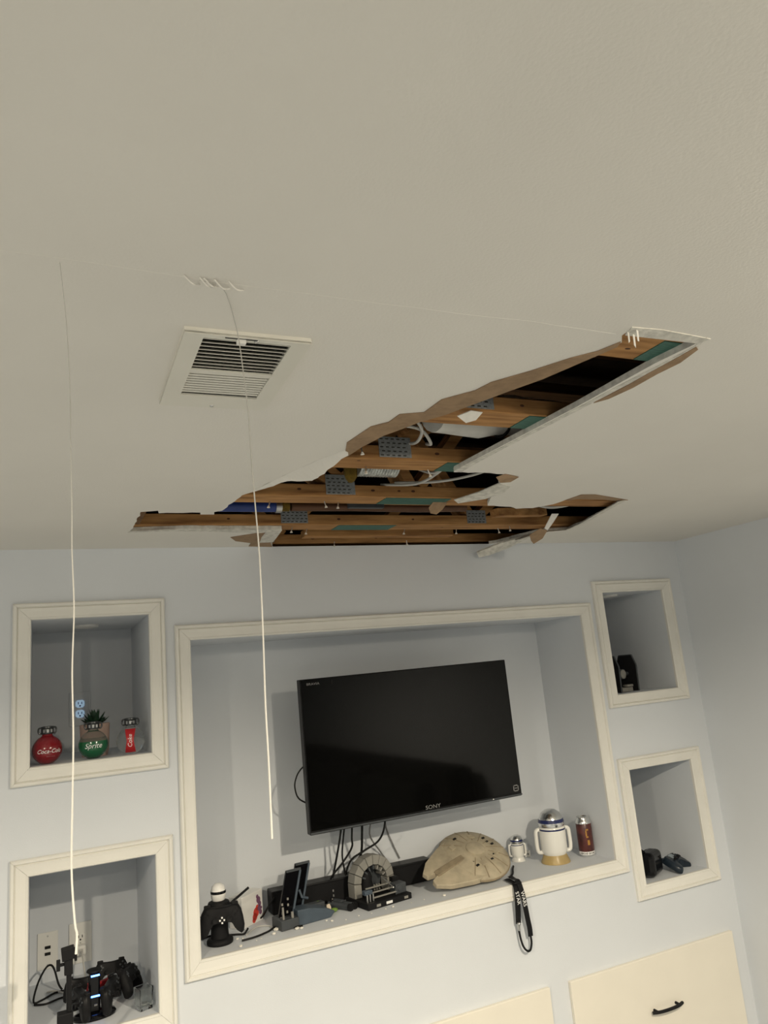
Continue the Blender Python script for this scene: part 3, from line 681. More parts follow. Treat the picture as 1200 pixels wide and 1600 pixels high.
# ---- sound bar at the back of the big shelf
t = thing('sound_bar', 'long low black sound bar at the back of the large niche', 'sound bar', (1.095, 0.310, ZB))
MB().box((0, 0, 0.045), (0.70, 0.070, 0.084)).build('cabinet', 'black', t, bevel=0.004)
MB().box((0, -0.0358, 0.043), (0.68, 0.002, 0.070)).build('grille', 'blackmat', t)
for k in range(2): MB().box((-0.10, -0.0375, 0.028+0.018*k), (0.005, 0.002, 0.008)).build('indicator', 'logo', t)
for s in (-0.3, 0.3): MB().cyl((s, 0, 0), (s, 0, 0.004), 0.012, 0.012, 12).build('foot', 'rubber', t)

# ---- gamepads
PADOUT = [(0, .043), (.022, .044), (.050, .047), (.066, .043), (.076, .026), (.082, 0), (.086, -.030), (.083, -.052), (.073, -.060), (.062, -.052), (.052, -.032), (.040, -.018), (.024, -.014), (0, -.014)]
def gamepad(label, loc, rot, body='black', pad=None, logo=False, group='black game controllers', scale=1.0, sticks=True):
    t = thing('gamepad', label, 'game controller', loc, rot, group)
    t.scale = (scale,)*3
    poly = [(x, y) for x, y in PADOUT] + [(-x, y) for x, y in reversed(PADOUT) if x > 0]
    b = MB(); n = len(poly)
    layers = [(-0.020, 0.80), (-0.016, 0.93), (-0.004, 1.0), (0.008, 0.99), (0.016, 0.93), (0.019, 0.84)]
    cx, cy = 0, 0.006
    for z, k in layers:
        b.v += [(cx+(x-cx)*k, cy+(y-cy)*k, z - 0.10*max(0, -y-0.01)) for x, y in poly]
    for i in range(len(layers)-1):
        for j in range(n): b.f.append((i*n+j, i*n+(j+1) % n, (i+1)*n+(j+1) % n, (i+1)*n+j))
    b.f.append(tuple(range(n-1, -1, -1))); b.f.append(tuple(range((len(layers)-1)*n, len(layers)*n)))
    b.build('shell', body, t, smooth=True)
    if pad: MB().box((0, 0.024, 0.0195), (0.052, 0.030, 0.003)).build('touchpad', pad, t, bevel=0.001)
    for k in range(4):
        a = k*PI/2
        MB().cyl((0.052+0.012*math.cos(a), 0.022+0.012*math.sin(a), 0.012), (0.052+0.012*math.cos(a), 0.022+0.012*math.sin(a), 0.0205), 0.005, 0.0045, 10).build('button', 'greydark' if not logo else 'blackmat', t)
    MB().box((-0.052, 0.022, 0.0165), (0.024, 0.007, 0.006)).box((-0.052, 0.022, 0.0165), (0.007, 0.024, 0.006)).build('direction_pad', 'greydark' if not logo else 'blackmat', t)
    for s in (-1, 1):
        MB().cyl((s*0.026, 0.0, 0.010), (s*0.026, 0.0, 0.028), 0.006, 0.005, 12).lathe([(0.005, 0.027), (0.0105, 0.030), (0.0105, 0.033), (1e-6, 0.0315)], 14, (s*0.026, 0, 0)).build('thumbstick', 'blackmat', t, smooth=True)
        MB().box((s*0.052, 0.046, -0.006), (0.026, 0.016, 0.022)).build('trigger', body, t, bevel=0.004)
    return t

# ---- helmeted holder with a pad in its arms (left end of the shelf)
t = thing('controller_holder', 'black figure-shaped controller holder with a white rounded helmet', 'holder', (0.507, 0.112, ZB))
MB().lathe([(1e-6, 0), (0.044, 0), (0.046, 0.004), (0.046, 0.012), (0.041, 0.018), (0.032, 0.020), (0.030, 0.045), (0.031, 0.075), (0.038, 0.10), (0.042, 0.12), (0.036, 0.135), (0.016, 0.142), (1e-6, 0.142)], 28).build('body', 'blackmat', t, smooth=True)
MB().lathe([(1e-6, 0.136), (0.020, 0.138), (0.025, 0.146), (0.0265, 0.160), (0.026, 0.172), (0.022, 0.186), (0.013, 0.194), (1e-6, 0.197)], 24).build('helmet', 'white', t, smooth=True)
MB().lathe([(0.0269, 0.163), (0.0275, 0.165), (0.0275, 0.170), (0.0266, 0.172)], 24).build('visor', 'blackgloss', t, smooth=True)
for s in (-1, 1): MB().tube([(s*0.036, 0, 0.118), (s*0.058, -0.016, 0.098), (s*0.055, -0.034, 0.078)], 0.011, 10).build('arm', 'blackmat', t, smooth=True)
MB().cyl((0.045, 0.02, 0.115), (0.118, 0.035, 0.152), 0.0045, 0.0045, 10).build('rod', 'blackmat', t)
pd = gamepad('black gamepad propped upright on the helmeted holder', (0.503, 0.050, ZB+0.093), (R(82), 0, R(-8)), 'blackmat', logo=True, scale=0.90)
lg = MB()
for a, b_ in ((0, 0.009), (0.008, 0), (-0.008, 0), (0, -0.009)): lg.box((a, b_-0.003, 0.0195), (0.006, 0.006, 0.0014))
lg.build('emblem', 'printwhite', pd)

# ---- white box with coloured print
t = thing('printed_box', 'small white carton with red and purple print behind the gamepad holder', 'box', (0.640, 0.262, ZB), (0, 0, R(38)))
MB().box((0, 0, 0.054), (0.125, 0.060, 0.108)).build('carton', 'white', t, bevel=0.001)
p1 = MB()
for (x, z, r_) in ((0.02, 0.035, 0.017), (0.012, 0.022, 0.014), (0.028, 0.05, 0.010), (0.006, 0.012, 0.010)): p1.cyl((x, -0.0302, z), (x, -0.0308, z), r_, r_, 12)
p1.build('print', 'redprint', t)
p2 = MB()
for (x, z, r_) in ((0.036, 0.075, 0.012), (0.042, 0.06, 0.010), (0.040, 0.045, 0.011), (0.046, 0.03, 0.009), (0.030, 0.088, 0.007), (0.052, 0.044, 0.005)): p2.cyl((x, -0.0309, z), (x, -0.0314, z), r_, r_, 12)
p2.build('print', 'purple', t)

# ---- dark model craft with two upright panels
t = thing('toy_craft', 'dark grey toy craft with two tall upright black panels', 'toy', (0.83, 0.15, ZB), (0, 0, R(8)))
hull = [(-0.05, 0.0), (0.085, 0.0), (0.105, 0.018), (0.07, 0.036), (0.0, 0.052), (-0.05, 0.055)]
MB().prism(hull, -0.055, 0.015, axis='y').build('hull', 'slate', t, bevel=0.004)
MB().box((0.04, 0.045, 0.022), (0.13, 0.035, 0.030)).build('side_rail', 'greydark', t, bevel=0.003)
eng = MB().box((-0.085, -0.02, 0.018), (0.07, 0.085, 0.034)).cyl((-0.115, -0.035, 0.02), (-0.05, -0.035, 0.02), 0.017, 0.017, 14)
eng.build('engine', 'greydark', t, bevel=0.002)
for k, (x0, x1, y) in enumerate(((-0.095, -0.055, -0.012), (-0.035, 0.006, 0.035))):
    w = MB().add([(x0-0.014, y, 0.03), (x0+0.044, y, 0.03), (x1+0.046, y, 0.186+0.006*k), (x1-0.012, y, 0.186+0.006*k),
                  (x0-0.014, y+0.010, 0.03), (x0+0.044, y+0.010, 0.03), (x1+0.046, y+0.010, 0.186+0.006*k), (x1-0.012, y+0.010, 0.186+0.006*k)],
                 [(0,1,2,3),(7,6,5,4),(0,4,5,1),(1,5,6,2),(2,6,7,3),(3,7,4,0)]).build('upright_panel', 'blackgloss', t, bevel=0.001)
    MB().tube([(x0+0.042, y-0.003, 0.03), (x1+0.044, y-0.003, 0.18+0.006*k)], 0.0045, 8).build('edge_strip', 'slate', w)
    MB().box((x1+0.017, y-0.002, 0.184+0.006*k), (0.058, 0.006, 0.008)).build('top_strip', 'greydark', w)
for x, z in ((-0.075, 0.095), (-0.075, 0.075), (-0.098, 0.08), (-0.098, 0.05), (-0.08, 0.052), (-0.105, 0.035)):
    MB().box((x, -0.028, z), (0.006, 0.004, 0.008)).build('stud', 'grey', t)
MB().cyl((-0.104, -0.05, 0.0), (-0.104, -0.045, 0.075), 0.004, 0.004, 8).cyl((-0.07, -0.055, 0.0), (-0.07, -0.05, 0.055), 0.005, 0.005, 8).build('strut', 'grey', t)
MB().tube([(0.0, 0.03, 0.10), (0.005, 0.02, 0.075), (0.03, 0.02, 0.066)], 0.005, 8).build('bent_strut', 'slate', t)

# ---- small loose toy pieces
t = thing('toy_cannon', 'small dark grey double tube toy in front of the sound bar', 'toy', (0.995, 0.185, ZB), (0, 0, R(-62)))
MB().cyl((-0.055, -0.012, 0.012), (0.055, -0.012, 0.012), 0.012, 0.011, 14).cyl((-0.055, 0.013, 0.012), (0.050, 0.013, 0.012), 0.011, 0.011, 14).build('tubes', 'greydark', t, smooth=True)
for y in (-0.012, 0.013): MB().cyl((0.048, y, 0.012), (0.060, y, 0.012), 0.0135, 0.0135, 14).build('muzzle', 'blackmat', t, smooth=True)
MB().box((-0.02, 0, 0.026), (0.05, 0.02, 0.008)).build('saddle', 'greydark', t, bevel=0.002)
t = thing('toy_figure', 'tiny black block figure standing before the sound bar', 'toy', (0.967, 0.215, ZB))
for s in (-1, 1): MB().box((s*0.004, 0, 0.007), (0.007, 0.008, 0.014)).build('leg', 'blackmat', t)
MB().prism([(-0.009, 0.014), (0.009, 0.014), (0.006, 0.028), (-0.006, 0.028)], -0.004, 0.004, axis='y').build('torso', 'blackmat', t)
MB().cyl((0, 0, 0.028), (0, 0, 0.040), 0.006, 0.006, 12).build('head', 'blackmat', t, smooth=True)
MB().box((0, -0.0045, 0.022), (0.004, 0.001, 0.005)).build('chest_panel', 'logo', t)
MB().box((0, -0.0062, 0.034), (0.004, 0.001, 0.004)).build('face', 'grey', t)
t = thing('toy_plant', 'small green toy leaves beside the dark toy craft', 'toy', (0.905, 0.225, ZB))
for k in range(5):
    a = k*1.25; MB().ball((0.012*math.cos(a), 0.012*math.sin(a), 0.016+0.004*k), 0.012, 8, (1.2, 0.5, 0.5)).build('leaf', 'limegreen', t, smooth=True)
MB().cyl((0, 0, 0), (0, 0, 0.03), 0.003, 0.003, 8).build('stem', 'limegreen', t)
tag(MB().ball((0.951, 0.16, ZB+0.008), 0.016, 10, (1.2, 0.6, 0.5)).build('toy_leaf', 'limegreen', smooth=True), 'flat green toy leaf beside the double tube toy', 'toy')
tag(MB().prism([(-0.008, 0), (0.007, 0), (0.009, 0.022), (0.004, 0.034), (-0.008, 0.031)], 0.150, 0.157, axis='y').build('plaster_shard', 'bone', loc=(0.930, 0.0, ZB+0.002), bevel=0.001), 'pale upright plaster shard among the toys', 'debris')

# ---- grey arch display model
t = thing('arch_model', 'grey arched brick-built display model on a black base', 'toy', (1.145, 0.19, ZB), (0, 0, R(10)))
MB().box((0, -0.015, 0.011), (0.205, 0.165, 0.022)).build('base', 'blackmat', t, bevel=0.002)
for x, w, mt_ in ((-0.055, 0.018, 'grey'), (-0.005, 0.028, 'printwhite'), (0.075, 0.018, 'grey')): MB().box((x, -0.0985, 0.011), (w, 0.002, 0.009)).build('name_plate', mt_, t)
nA = 9
outer = [(-0.095, 0.02)] + [(0.095*math.cos(PI-PI*i/(nA-1))*1.0, 0.075+0.092*math.sin(PI*i/(nA-1))) for i in range(nA)] + [(0.095, 0.02)]
inner = [(-0.062, 0.02)] + [(0.062*math.cos(PI-PI*i/(nA-1)), 0.070+0.060*math.sin(PI*i/(nA-1))) for i in range(nA)] + [(0.062, 0.02)]
for i in range(len(outer)-1):
    a, b_, c, d = outer[i], outer[i+1], inner[i+1], inner[i]
    g = 0.03
    q = [(a[0]+(b_[0]-a[0])*g, a[1]+(b_[1]-a[1])*g), (b_[0]-(b_[0]-a[0])*g, b_[1]-(b_[1]-a[1])*g), (c[0]-(c[0]-d[0])*g, c[1]-(c[1]-d[1])*g), (d[0]+(c[0]-d[0])*g, d[1]+(c[1]-d[1])*g)]
    MB().prism(q, 0.005, 0.055, axis='y').build('arch_block', 'grey', t, bevel=0.0015, seg=1)
MB().cyl((0, 0.058, 0.07), (0, 0.064, 0.07), 0.064, 0.064, 28).build('round_back', 'greydark', t)
for i in range(7):
    a = PI*0.12+PI*0.76*i/6
    MB().box((0.050*math.cos(a), 0.03, 0.070+0.050*math.sin(a)), (0.006, 0.05, 0.014), (0, PI/2-a, 0)).build('inner_rib', 'grey' if i < 3 else 'greydark', t)
MB().lathe([(1e-6, 0), (0.030, 0), (0.030, 0.02), (0.024, 0.05), (0.026, 0.065), (0.018, 0.085), (1e-6, 0.088)], 16, (-0.025, 0.03, 0.022)).build('centre_seat', 'blackmat', t, smooth=True)
for k in range(3): MB().box((0.0, -0.068+0.024*k, 0.032+0.012*k), (0.12, 0.005, 0.005)).build('rail', 'grey', t)
for x in (-0.085, -0.072, -0.058, 0.05, 0.064): MB().cyl((x, -0.068, 0.022), (x, -0.068, 0.048), 0.0035, 0.0035, 8).build('rail_post', 'steel', t)
MB().box((-0.078, -0.06, 0.055), (0.036, 0.02, 0.016)).build('console', 'slate', t, bevel=0.002)
MB().box((0.072, -0.05, 0.040), (0.05, 0.045, 0.036)).cyl((0.066, -0.075, 0.042), (0.066, -0.070, 0.042), 0.012, 0.012, 12).build('console', 'greydark', t, bevel=0.002)
MB().box((0.085, 0.0, 0.06), (0.03, 0.04, 0.02)).build('console', 'blackmat', t, bevel=0.002)
MB().cyl((0.018, -0.02, 0.085), (0.036, -0.07, 0.052), 0.0022, 0.0022, 8).ball((0.036, -0.071, 0.050), 0.0045, 10).build('lever', 'steel', t, smooth=True)
for k in range(6): MB().box((0.005+0.012*(k % 3), 0.02, 0.035+0.014*(k//3)), (0.006, 0.006, 0.007)).build('stud', 'grey', t)

# ---- beige saucer-shaped toy leaning on the sound bar
fq = Matrix(((0,0,0),)*3)
fwd = Vector((-0.955, -0.26, -0.14)).normalized()
nrm = Vector((-0.20, -0.50, 0.84)); nrm = (nrm - fwd*nrm.dot(fwd)).normalized()
side = nrm.cross(fwd)
rotm = Matrix((fwd, side, nrm)).transposed()
t = thing('toy_saucer', 'large worn beige saucer-shaped toy with a wedge nose', 'toy', (1.600, 0.180, ZB+0.085), rotm.to_euler())
RD = 0.150
MB().lathe([(1e-6, -0.034), (0.06, -0.034), (RD*0.80, -0.020), (RD*0.97, -0.010), (RD, -0.004), (RD, 0.006), (RD*0.97, 0.012), (RD*0.75, 0.024), (RD*0.45, 0.033), (RD*0.30, 0.036), (1e-6, 0.037)], 40).build('hull', 'beige', t, smooth=True)
pl = [(0.05, -0.128), (0.12, -0.112), (0.215, -0.078), (0.266, -0.040), (0.262, -0.014), (0.225, -0.006), (0.225, 0.006), (0.262, 0.014), (0.266, 0.040), (0.215, 0.078), (0.12, 0.112), (0.05, 0.128)]
k = len(pl); b = MB()
zt = [0.016, 0.013, 0.011, 0.009, 0.010, 0.016, 0.016, 0.010, 0.009, 0.011, 0.013, 0.016]
b.add([(x, y, zt[i]) for i, (x, y) in enumerate(pl)] + [(x, y, -0.010) for x, y in pl] + [(0.13, 0, 0.024), (0.13, 0, -0.012)],
      [(i, (i+1) % k, 2*k) for i in range(k)] + [(k+(i+1) % k, k+i, 2*k+1) for i in range(k)] + [(i, k+i, k+(i+1) % k, (i+1) % k) for i in range(k)])
b.build('wedge_nose', 'beige', t, bevel=0.003)
MB().box((0.150, 0, 0.020), (0.16, 0.030, 0.012), (0, R(4), 0)).build('spine', 'beigedark', t, bevel=0.004)
MB().lathe([(1e-6, 0.036), (0.040, 0.036), (0.040, 0.040), (0.030, 0.046), (1e-6, 0.047)], 24).build('turret', 'beige', t, smooth=True)
for sx_, sy_ in ((0.03, 0.075), (-0.07, 0.055), (-0.05, -0.07), (0.07, -0.065)):
    MB().box((sx_, sy_, 0.029), (0.024, 0.024, 0.010)).build('hatch', 'beige', t, bevel=0.002)
for k_, (x, y) in enumerate(((0.055, 0.045), (0.06, 0.07), (-0.02, 0.078), (-0.045, 0.06), (0.02, -0.10), (-0.085, -0.01), (-0.095, 0.012), (-0.090, -0.035))):
    MB().box((x, y, 0.0265), (0.014, 0.008, 0.010)).build('dark_slot', 'hole', t)
for k_ in range(12):
    a = 0.75+2*PI*k_/15
    MB().tube([(0.055*math.cos(a), 0.055*math.sin(a), 0.034), (0.10*math.cos(a), 0.10*math.sin(a), 0.0275), (0.145*math.cos(a), 0.145*math.sin(a), 0.013)], 0.0020, 6).build('panel_rib', 'beigedark', t)
MB().tube([(RD*1.001*math.cos(a_), RD*1.001*math.sin(a_), 0.001) for a_ in [0.9+(2*PI-1.8)*i/30 for i in range(31)]], 0.004, 8).build('rim_band', 'beigedark', t)

# ---- domed canisters (plain stand-ins) and tin
def canister(label, loc, s, rz, base=True):
    t = thing('domed_canister', label, 'canister', loc, (0, 0, rz)); t.scale = (s, s, s)
    MB().lathe([(1e-6, 0.030), (0.046, 0.030), (0.050, 0.036), (0.056, 0.050), (0.0565, 0.142), (0.054, 0.146), (1e-6, 0.146)], 36).build('body', 'whitegloss', t, smooth=True)
    MB().lathe([(1e-6, 0.147), (0.0545, 0.147), (0.0555, 0.152), (0.055, 0.160), (0.051, 0.180), (0.040, 0.201), (0.022, 0.213), (1e-6, 0.217)], 36).build('dome_lid', 'silver', t, smooth=True)
    MB().lathe([(0.0552, 0.1625), (0.0561, 0.163), (0.0538, 0.176), (0.0527, 0.1765)], 36).build('dome_band', 'blue', t, smooth=True)
    for sd in (-1, 1):
        MB().tube(spline([(sd*0.052, 0, 0.135), (sd*0.070, 0, 0.130), (sd*0.073, 0, 0.100), (sd*0.073, 0, 0.065), (sd*0.068, 0, 0.045), (sd*0.050, 0, 0.042)], 4), 0.0085, 10).build('side_handle', 'whitegloss', t, smooth=True)
    MB().lathe([(0.0566, 0.132), (0.0573, 0.1325), (0.0573, 0.138), (0.0566, 0.1385)], 36).build('collar_stripe', 'blue', t, smooth=True)
    MB().lathe([(1e-6, 0.0), (0.062, 0.0), (0.062, 0.004), (0.048, 0.034), (1e-6, 0.034)], 36).build('base_skirt', 'gold' if base else 'whitegloss', t, smooth=True)
    return t
canister('white domed canister with silver lid and tan flared base', (1.990, 0.150, ZB), 1.02, R(-22))
canister('small white domed canister with silver lid beside the saucer toy', (1.885, 0.285, ZB), 0.51, R(-20), base=False)
t = thing('small_cube', 'little white cube with a grey dot beside the small canister', 'toy', (1.955, 0.318, ZB), (0, 0, R(-20)))
MB().box((0, 0, 0.013), (0.026, 0.026, 0.026)).build('body', 'white', t, bevel=0.003)
MB().cyl((0.002, -0.0130, 0.013), (0.002, -0.0142, 0.013), 0.004, 0.004, 10).build('dot', 'logo', t)

t = thing('drink_can', 'tall drink can with brown label and silver top', 'can', (2.148, 0.130, ZB))
MB().lathe([(1e-6, 0.003), (0.024, 0.0), (0.028, 0.003), (0.0335, 0.012), (0.0335, 0.142), (0.031, 0.150), (0.0262, 0.158), (0.0255, 0.162), (0.0275, 0.165), (0.0275, 0.1665), (0.025, 0.1665), (0.023, 0.163), (1e-6, 0.163)], 32).build('can_body', 'silver', t, smooth=True)
lb = MB().lathe([(0.0338, 0.024), (0.0341, 0.0245), (0.0341, 0.138), (0.0338, 0.1385)], 32).build('label_wrap', 'brownlabel', t, smooth=True)
MB().lathe([(0.0338, 0.0105), (0.0341, 0.011), (0.0341, 0.0236), (0.0338, 0.024)], 32).build('white_band', 'printwhite', t, smooth=True)
b = MB()
for k in range(12):
    a = -1.5+0.17*k
    b.box((0.0343*math.sin(a), -0.0343*math.cos(a), 0.0175), (0.003 if k % 3 else 0.0015, 0.001, 0.008 if k % 2 else 0.005), (0, 0.3*(k % 3-1), a))
b.build('band_print', 'hole', t)
b = MB()
for a, z, w, h in ((-0.25, 0.062, 0.010, 0.020), (-0.45, 0.100, 0.006, 0.022), (-0.30, 0.115, 0.012, 0.006), (-0.35, 0.085, 0.010, 0.006)):
    b.box((0.0343*math.sin(a), -0.0343*math.cos(a), z), (w, 0.001, h), (0, 0, a))
b.build('gold_print', 'goldprint', t)

# ---- lanyard hanging over the shelf edge
t = thing('lanyard', 'black lanyard strap with white lettering hanging over the shelf edge', 'lanyard', (1.665, -0.03, ZB))
def strap(pts, w, name, material='blackmat', wdir=(1, 0, 0)):
    P = spline(pts, 6); n = len(P)
    A = [p - Vector(wdir)*w/2 for p in P]; B = [p + Vector(wdir)*w/2 for p in P]
    return MB().ribbon([(p.x, p.y, p.z) for p in A], [(p.x, p.y, p.z) for p in B], 0.0018, (0, -1, 0.15)).build(name, material, t)
strap([(0.004,0.09,0.006),(0.000,0.05,0.006),(-0.004,0.014,0.004),(-0.008,-0.001,-0.02),(-0.010,-0.001,-0.06),(-0.010,0.004,-0.10),(-0.012,0.008,-0.14)], 0.024, 'strap')
strap([(0.030,0.10,0.010),(0.016,0.05,0.012),(0.010,0.010,0.012),(0.012,-0.008,-0.03),(0.018,-0.009,-0.08),(0.026,-0.004,-0.13),(0.032,-0.001,-0.165),(0.035,0.004,-0.195)], 0.022, 'strap')
MB().tube(spline([(0.036,0.004,-0.19),(0.037,0.006,-0.222),(0.026,0.004,-0.243),(0.008,0.0,-0.240),(-0.006,0.002,-0.220),(-0.012,0.006,-0.185),(-0.013,0.008,-0.15)], 6), 0.0042, 8).build('loop', 'blackmat', t, smooth=True)
MB().cyl((-0.013, 0.006, -0.135), (-0.012, 0.006, -0.165), 0.0075, 0.005, 10).ball((-0.013, 0.002, -0.140), 0.0075, 10).build('clip', 'steel', t, smooth=True)
MB().box((0.004, 0.004, 0.007), (0.034, 0.010, 0.006)).build('buckle', 'black', t, bevel=0.002)
text_flat('lettering', 'STAR', 0.022, 'printwhite', t, (-0.008, -0.0050, -0.045), (R(90), R(85), 0), sx=0.95)
text_flat('lettering', 'WARS', 0.022, 'printwhite', t, (0.0135, -0.0125, -0.050), (R(90), R(83), 0), sx=0.95)
tag(MB().tube(spline([(1.800,0.20,ZB+0.006),(1.77,0.16,ZB+0.006),(1.73,0.10,ZB+0.008),(1.685,0.052,ZB+0.010)], 5), 0.0045, 8).build('strap_cord', 'blackmat', smooth=True), 'black cord leading from the saucer toy to the lanyard', 'cord')

# ---- leads and crumbs lying on the big shelf
tag(MB().tube(spline([(0.575,0.070,ZB+0.004),(0.626,0.077,ZB+0.004),(0.679,0.100,ZB+0.005),(0.715,0.128,ZB+0.006),(0.745,0.088,ZB+0.005),(0.780,0.080,ZB+0.004),(0.800,0.079,ZB+0.004)], 5), 0.0036, 8).build('charging_lead', 'rubber', smooth=True), 'black charging lead curving over the shelf by the plaster crumbs', 'cable')
tag(MB().tube(spline([(0.455,0.190,ZB+0.004),(0.50,0.20,ZB+0.004),(0.549,0.165,ZB+0.004),(0.576,0.150,ZB+0.004),(0.597,0.137,ZB+0.004),(0.612,0.160,ZB+0.004),(0.622,0.175,ZB+0.008)], 5), 0.0036, 8).build('charging_lead', 'rubber', smooth=True), 'short black lead lying behind the controller holder', 'cable')
tag(MB().tube(spline([(0.603,0.118,ZB+0.003),(0.63,0.16,ZB+0.003),(0.665,0.188,ZB+0.003),(0.70,0.165,ZB+0.003),(0.700,0.130,ZB+0.003)], 5), 0.0025, 8).build('white_lead', 'cablewhite', smooth=True), 'thin white lead lying in a loop on the shelf', 'cable')
tag(MB().tube(spline([(0.750,0.258,ZB+0.070),(0.722,0.25,ZB+0.045),(0.70,0.262,ZB+0.012),(0.688,0.28,ZB+0.005),(0.715,0.30,ZB+0.005)], 5), 0.0036, 8).build('speaker_lead', 'rubber', smooth=True), 'black lead dropping from the left end of the sound bar', 'cable')
CH = [(0.709,0.104,.010),(0.735,0.108,.008),(0.689,0.066,.008),(0.558,0.020,.007),(0.566,0.105,.006),(0.585,0.100,.004),(0.908,0.060,.006),(0.893,0.078,.005),(0.775,0.062,.009),(0.790,0.058,.007),(1.010,0.050,.004),(1.060,0.045,.003),(1.123,0.055,.004),(1.156,0.058,.005),(1.233,0.056,.003),(1.290,0.06,.003),(1.372,0.045,.008),(0.64,0.055,.003),(0.955,0.04,.003),(0.62,0.045,.003)]
for i, (x, y, r_) in enumerate(CH):
    b = MB(); r3 = random.Random(i)
    b.ball((0, 0, 0), r_, 6, (1.0, 0.8, 0.55))
    b.v = [(v[0]*r3.uniform(0.8, 1.2), v[1]*r3.uniform(0.8, 1.2), v[2]*r3.uniform(0.8, 1.15)) for v in b.v]
    tag(b.build('plaster_crumb', 'chip', loc=(x, y, ZB+r_*0.50)), 'white crumb of fallen plaster ' + ('beside the controller holder' if x < 0.65 else 'before the dark toy craft' if x < 0.83 else 'before the small loose toys' if x < 1.07 else 'before the grey arch model' if x < 1.32 else 'under the nose of the saucer toy'), 'debris', 'plaster crumbs on the large niche shelf')

# ================================================================ upper left niche
ZU = 1.7250
def globe_bottle(label, loc, kind, rz):
    t = thing('globe_bottle', label, 'bottle', loc, (0, 0, rz), 'round soda bottles in the upper left niche')
    r_, zc = 0.0475, 0.0455
    prof = [(1e-6, 0.0), (0.018, 0.0)]
    for i in range(1, 13):
        a = -1.15+i*(1.15+1.15)/12
        prof.append((r_*math.cos(a), zc+r_*math.sin(a)))
    prof += [(0.0165, 0.092), (0.0155, 0.097), (1e-6, 0.097)]
    body = MB().lathe(prof, 36).build('ball', {'red': 'red', 'green': 'clear', 'clear': 'clear'}[kind], t, smooth=True)
    if kind == 'green':
        MB().lathe([(r_*math.cos(a), zc+r_*math.sin(a)) for a in [-1.2+1.45*i/10 for i in range(11)]], 36).build('sleeve', 'greenp', t, smooth=True).scale = (1.012, 1.012, 1.0)
        text_round('lettering', 'Sprite', 0.024, 'printwhite', t, r_*1.02, zc-0.003, 0, 0.3)
    if kind == 'red':
        text_round('lettering', 'Coca-Cola', 0.0185, 'printwhite', t, r_*1.012, zc-0.004, 0.05, 0.35)
        text_round('fine_print', '- - - - - - - -', 0.006, 'printwhite', t, r_*1.012, zc-0.020, 0.15)
    if kind == 'clear':
        b = MB(); ns = 5; nz = 10
        for j in range(nz+1):
            e = -0.95+1.9*j/nz
            for i in range(ns+1):
                hw = 0.24+0.16*abs(e)
                a = -hw+2*hw*i/ns
                b.v.append((r_*1.012*math.cos(e)*math.sin(a/max(0.4, math.cos(e))), -r_*1.012*math.cos(e)*math.cos(a/max(0.4, math.cos(e))), zc+r_*1.012*math.sin(e)))
        for j in range(nz):
            for i in range(ns):
                q = j*(ns+1)+i; b.f.append((q, q+1, q+ns+2, q+ns+1))
        b.build('label_strip', 'redlabel', t, smooth=True)
        vs, fs = text_geo('Coke', 0.020, 0.2)
        MB().add([(r_*1.02*math.cos(v.x/r_)*math.sin(-v.y/r_), -r_*1.02*math.cos(v.x/r_)*math.cos(v.y/r_), zc+r_*1.02*math.sin(v.x/r_)) for v in vs], fs).build('lettering', 'printwhite', t)
    cp = MB().lathe([(1e-6, 0.0955), (0.0185, 0.0955), (0.0200, 0.098), (0.0200, 0.112), (0.0185, 0.1145), (0.0205, 0.116), (0.0200, 0.120), (0.012, 0.1215), (1e-6, 0.1215)], 20).build('cap', 'capgrey', t, smooth=True)
    for s in (-1, 1): MB().tube(spline([(s*0.018, 0, 0.117), (s*0.026, 0, 0.115), (s*0.0275, 0, 0.106), (s*0.024, 0, 0.098), (s*0.019, 0, 0.098)], 3), 0.003, 8).build('ear', 'capgrey', cp, smooth=True)
    for s in (-0.6, 0.0, 0.6): MB().box((0.0201*math.sin(s), -0.0201*math.cos(s), 0.106), (0.006, 0.002, 0.010), (0, 0, s)).build('cap_rib', 'steel', cp)
    return t
globe_bottle('round soda bottle with red skin and white script', (-0.052, 0.062, ZU), 'red', R(4))
globe_bottle('round soda bottle with green sleeve and clear shoulder before the plant pot', (0.092, 0.058, ZU), 'green', R(-4))
globe_bottle('clear round soda bottle with a narrow red label', (0.214, 0.058, ZU), 'clear', R(-8))
t = thing('potted_succulent', 'dark green succulent in a pink clay pot', 'plant', (0.104, 0.165, ZU))
MB().lathe([(1e-6, 0.0), (0.042, 0.0), (0.047, 0.02), (0.0505, 0.108), (0.050, 0.110), (0.046, 0.110), (0.045, 0.098), (1e-6, 0.098)], 28).build('pot', 'pot', t, smooth=True)
for ring, (n, ln, el) in enumerate(((8, 0.052, 0.35), (7, 0.052, 0.75), (5, 0.050, 1.2))):
    for k in range(n):
        a = 2*PI*k/n+ring*0.4; b = MB()
        d = Vector((math.cos(a)*math.cos(el), math.sin(a)*math.cos(el), math.sin(el))); sdv = Vector((-math.sin(a), math.cos(a), 0)); up_ = d.cross(sdv)
        o0 = Vector((0, 0, 0.102))
        pts = []
        for tt, w in ((0, 0.006), (0.35, 0.011), (0.7, 0.009), (1.0, 0.0008)):
            p = o0+d*ln*tt+Vector((0, 0, 0.012*tt*tt)); pts.append((p, w))
        for p, w in pts: b.v += [tuple(p-sdv*w), tuple(p+up_*w*0.35), tuple(p+sdv*w), tuple(p-up_*w*0.35)]
        for i in range(3):
            for j in range(4): b.f.append((4*i+j, 4*i+(j+1) % 4, 4*i+4+(j+1) % 4, 4*i+4+j))
        b.f += [(3, 2, 1, 0), (12, 13, 14, 15)]
        b.build('leaf', 'leaf', t, smooth=True)
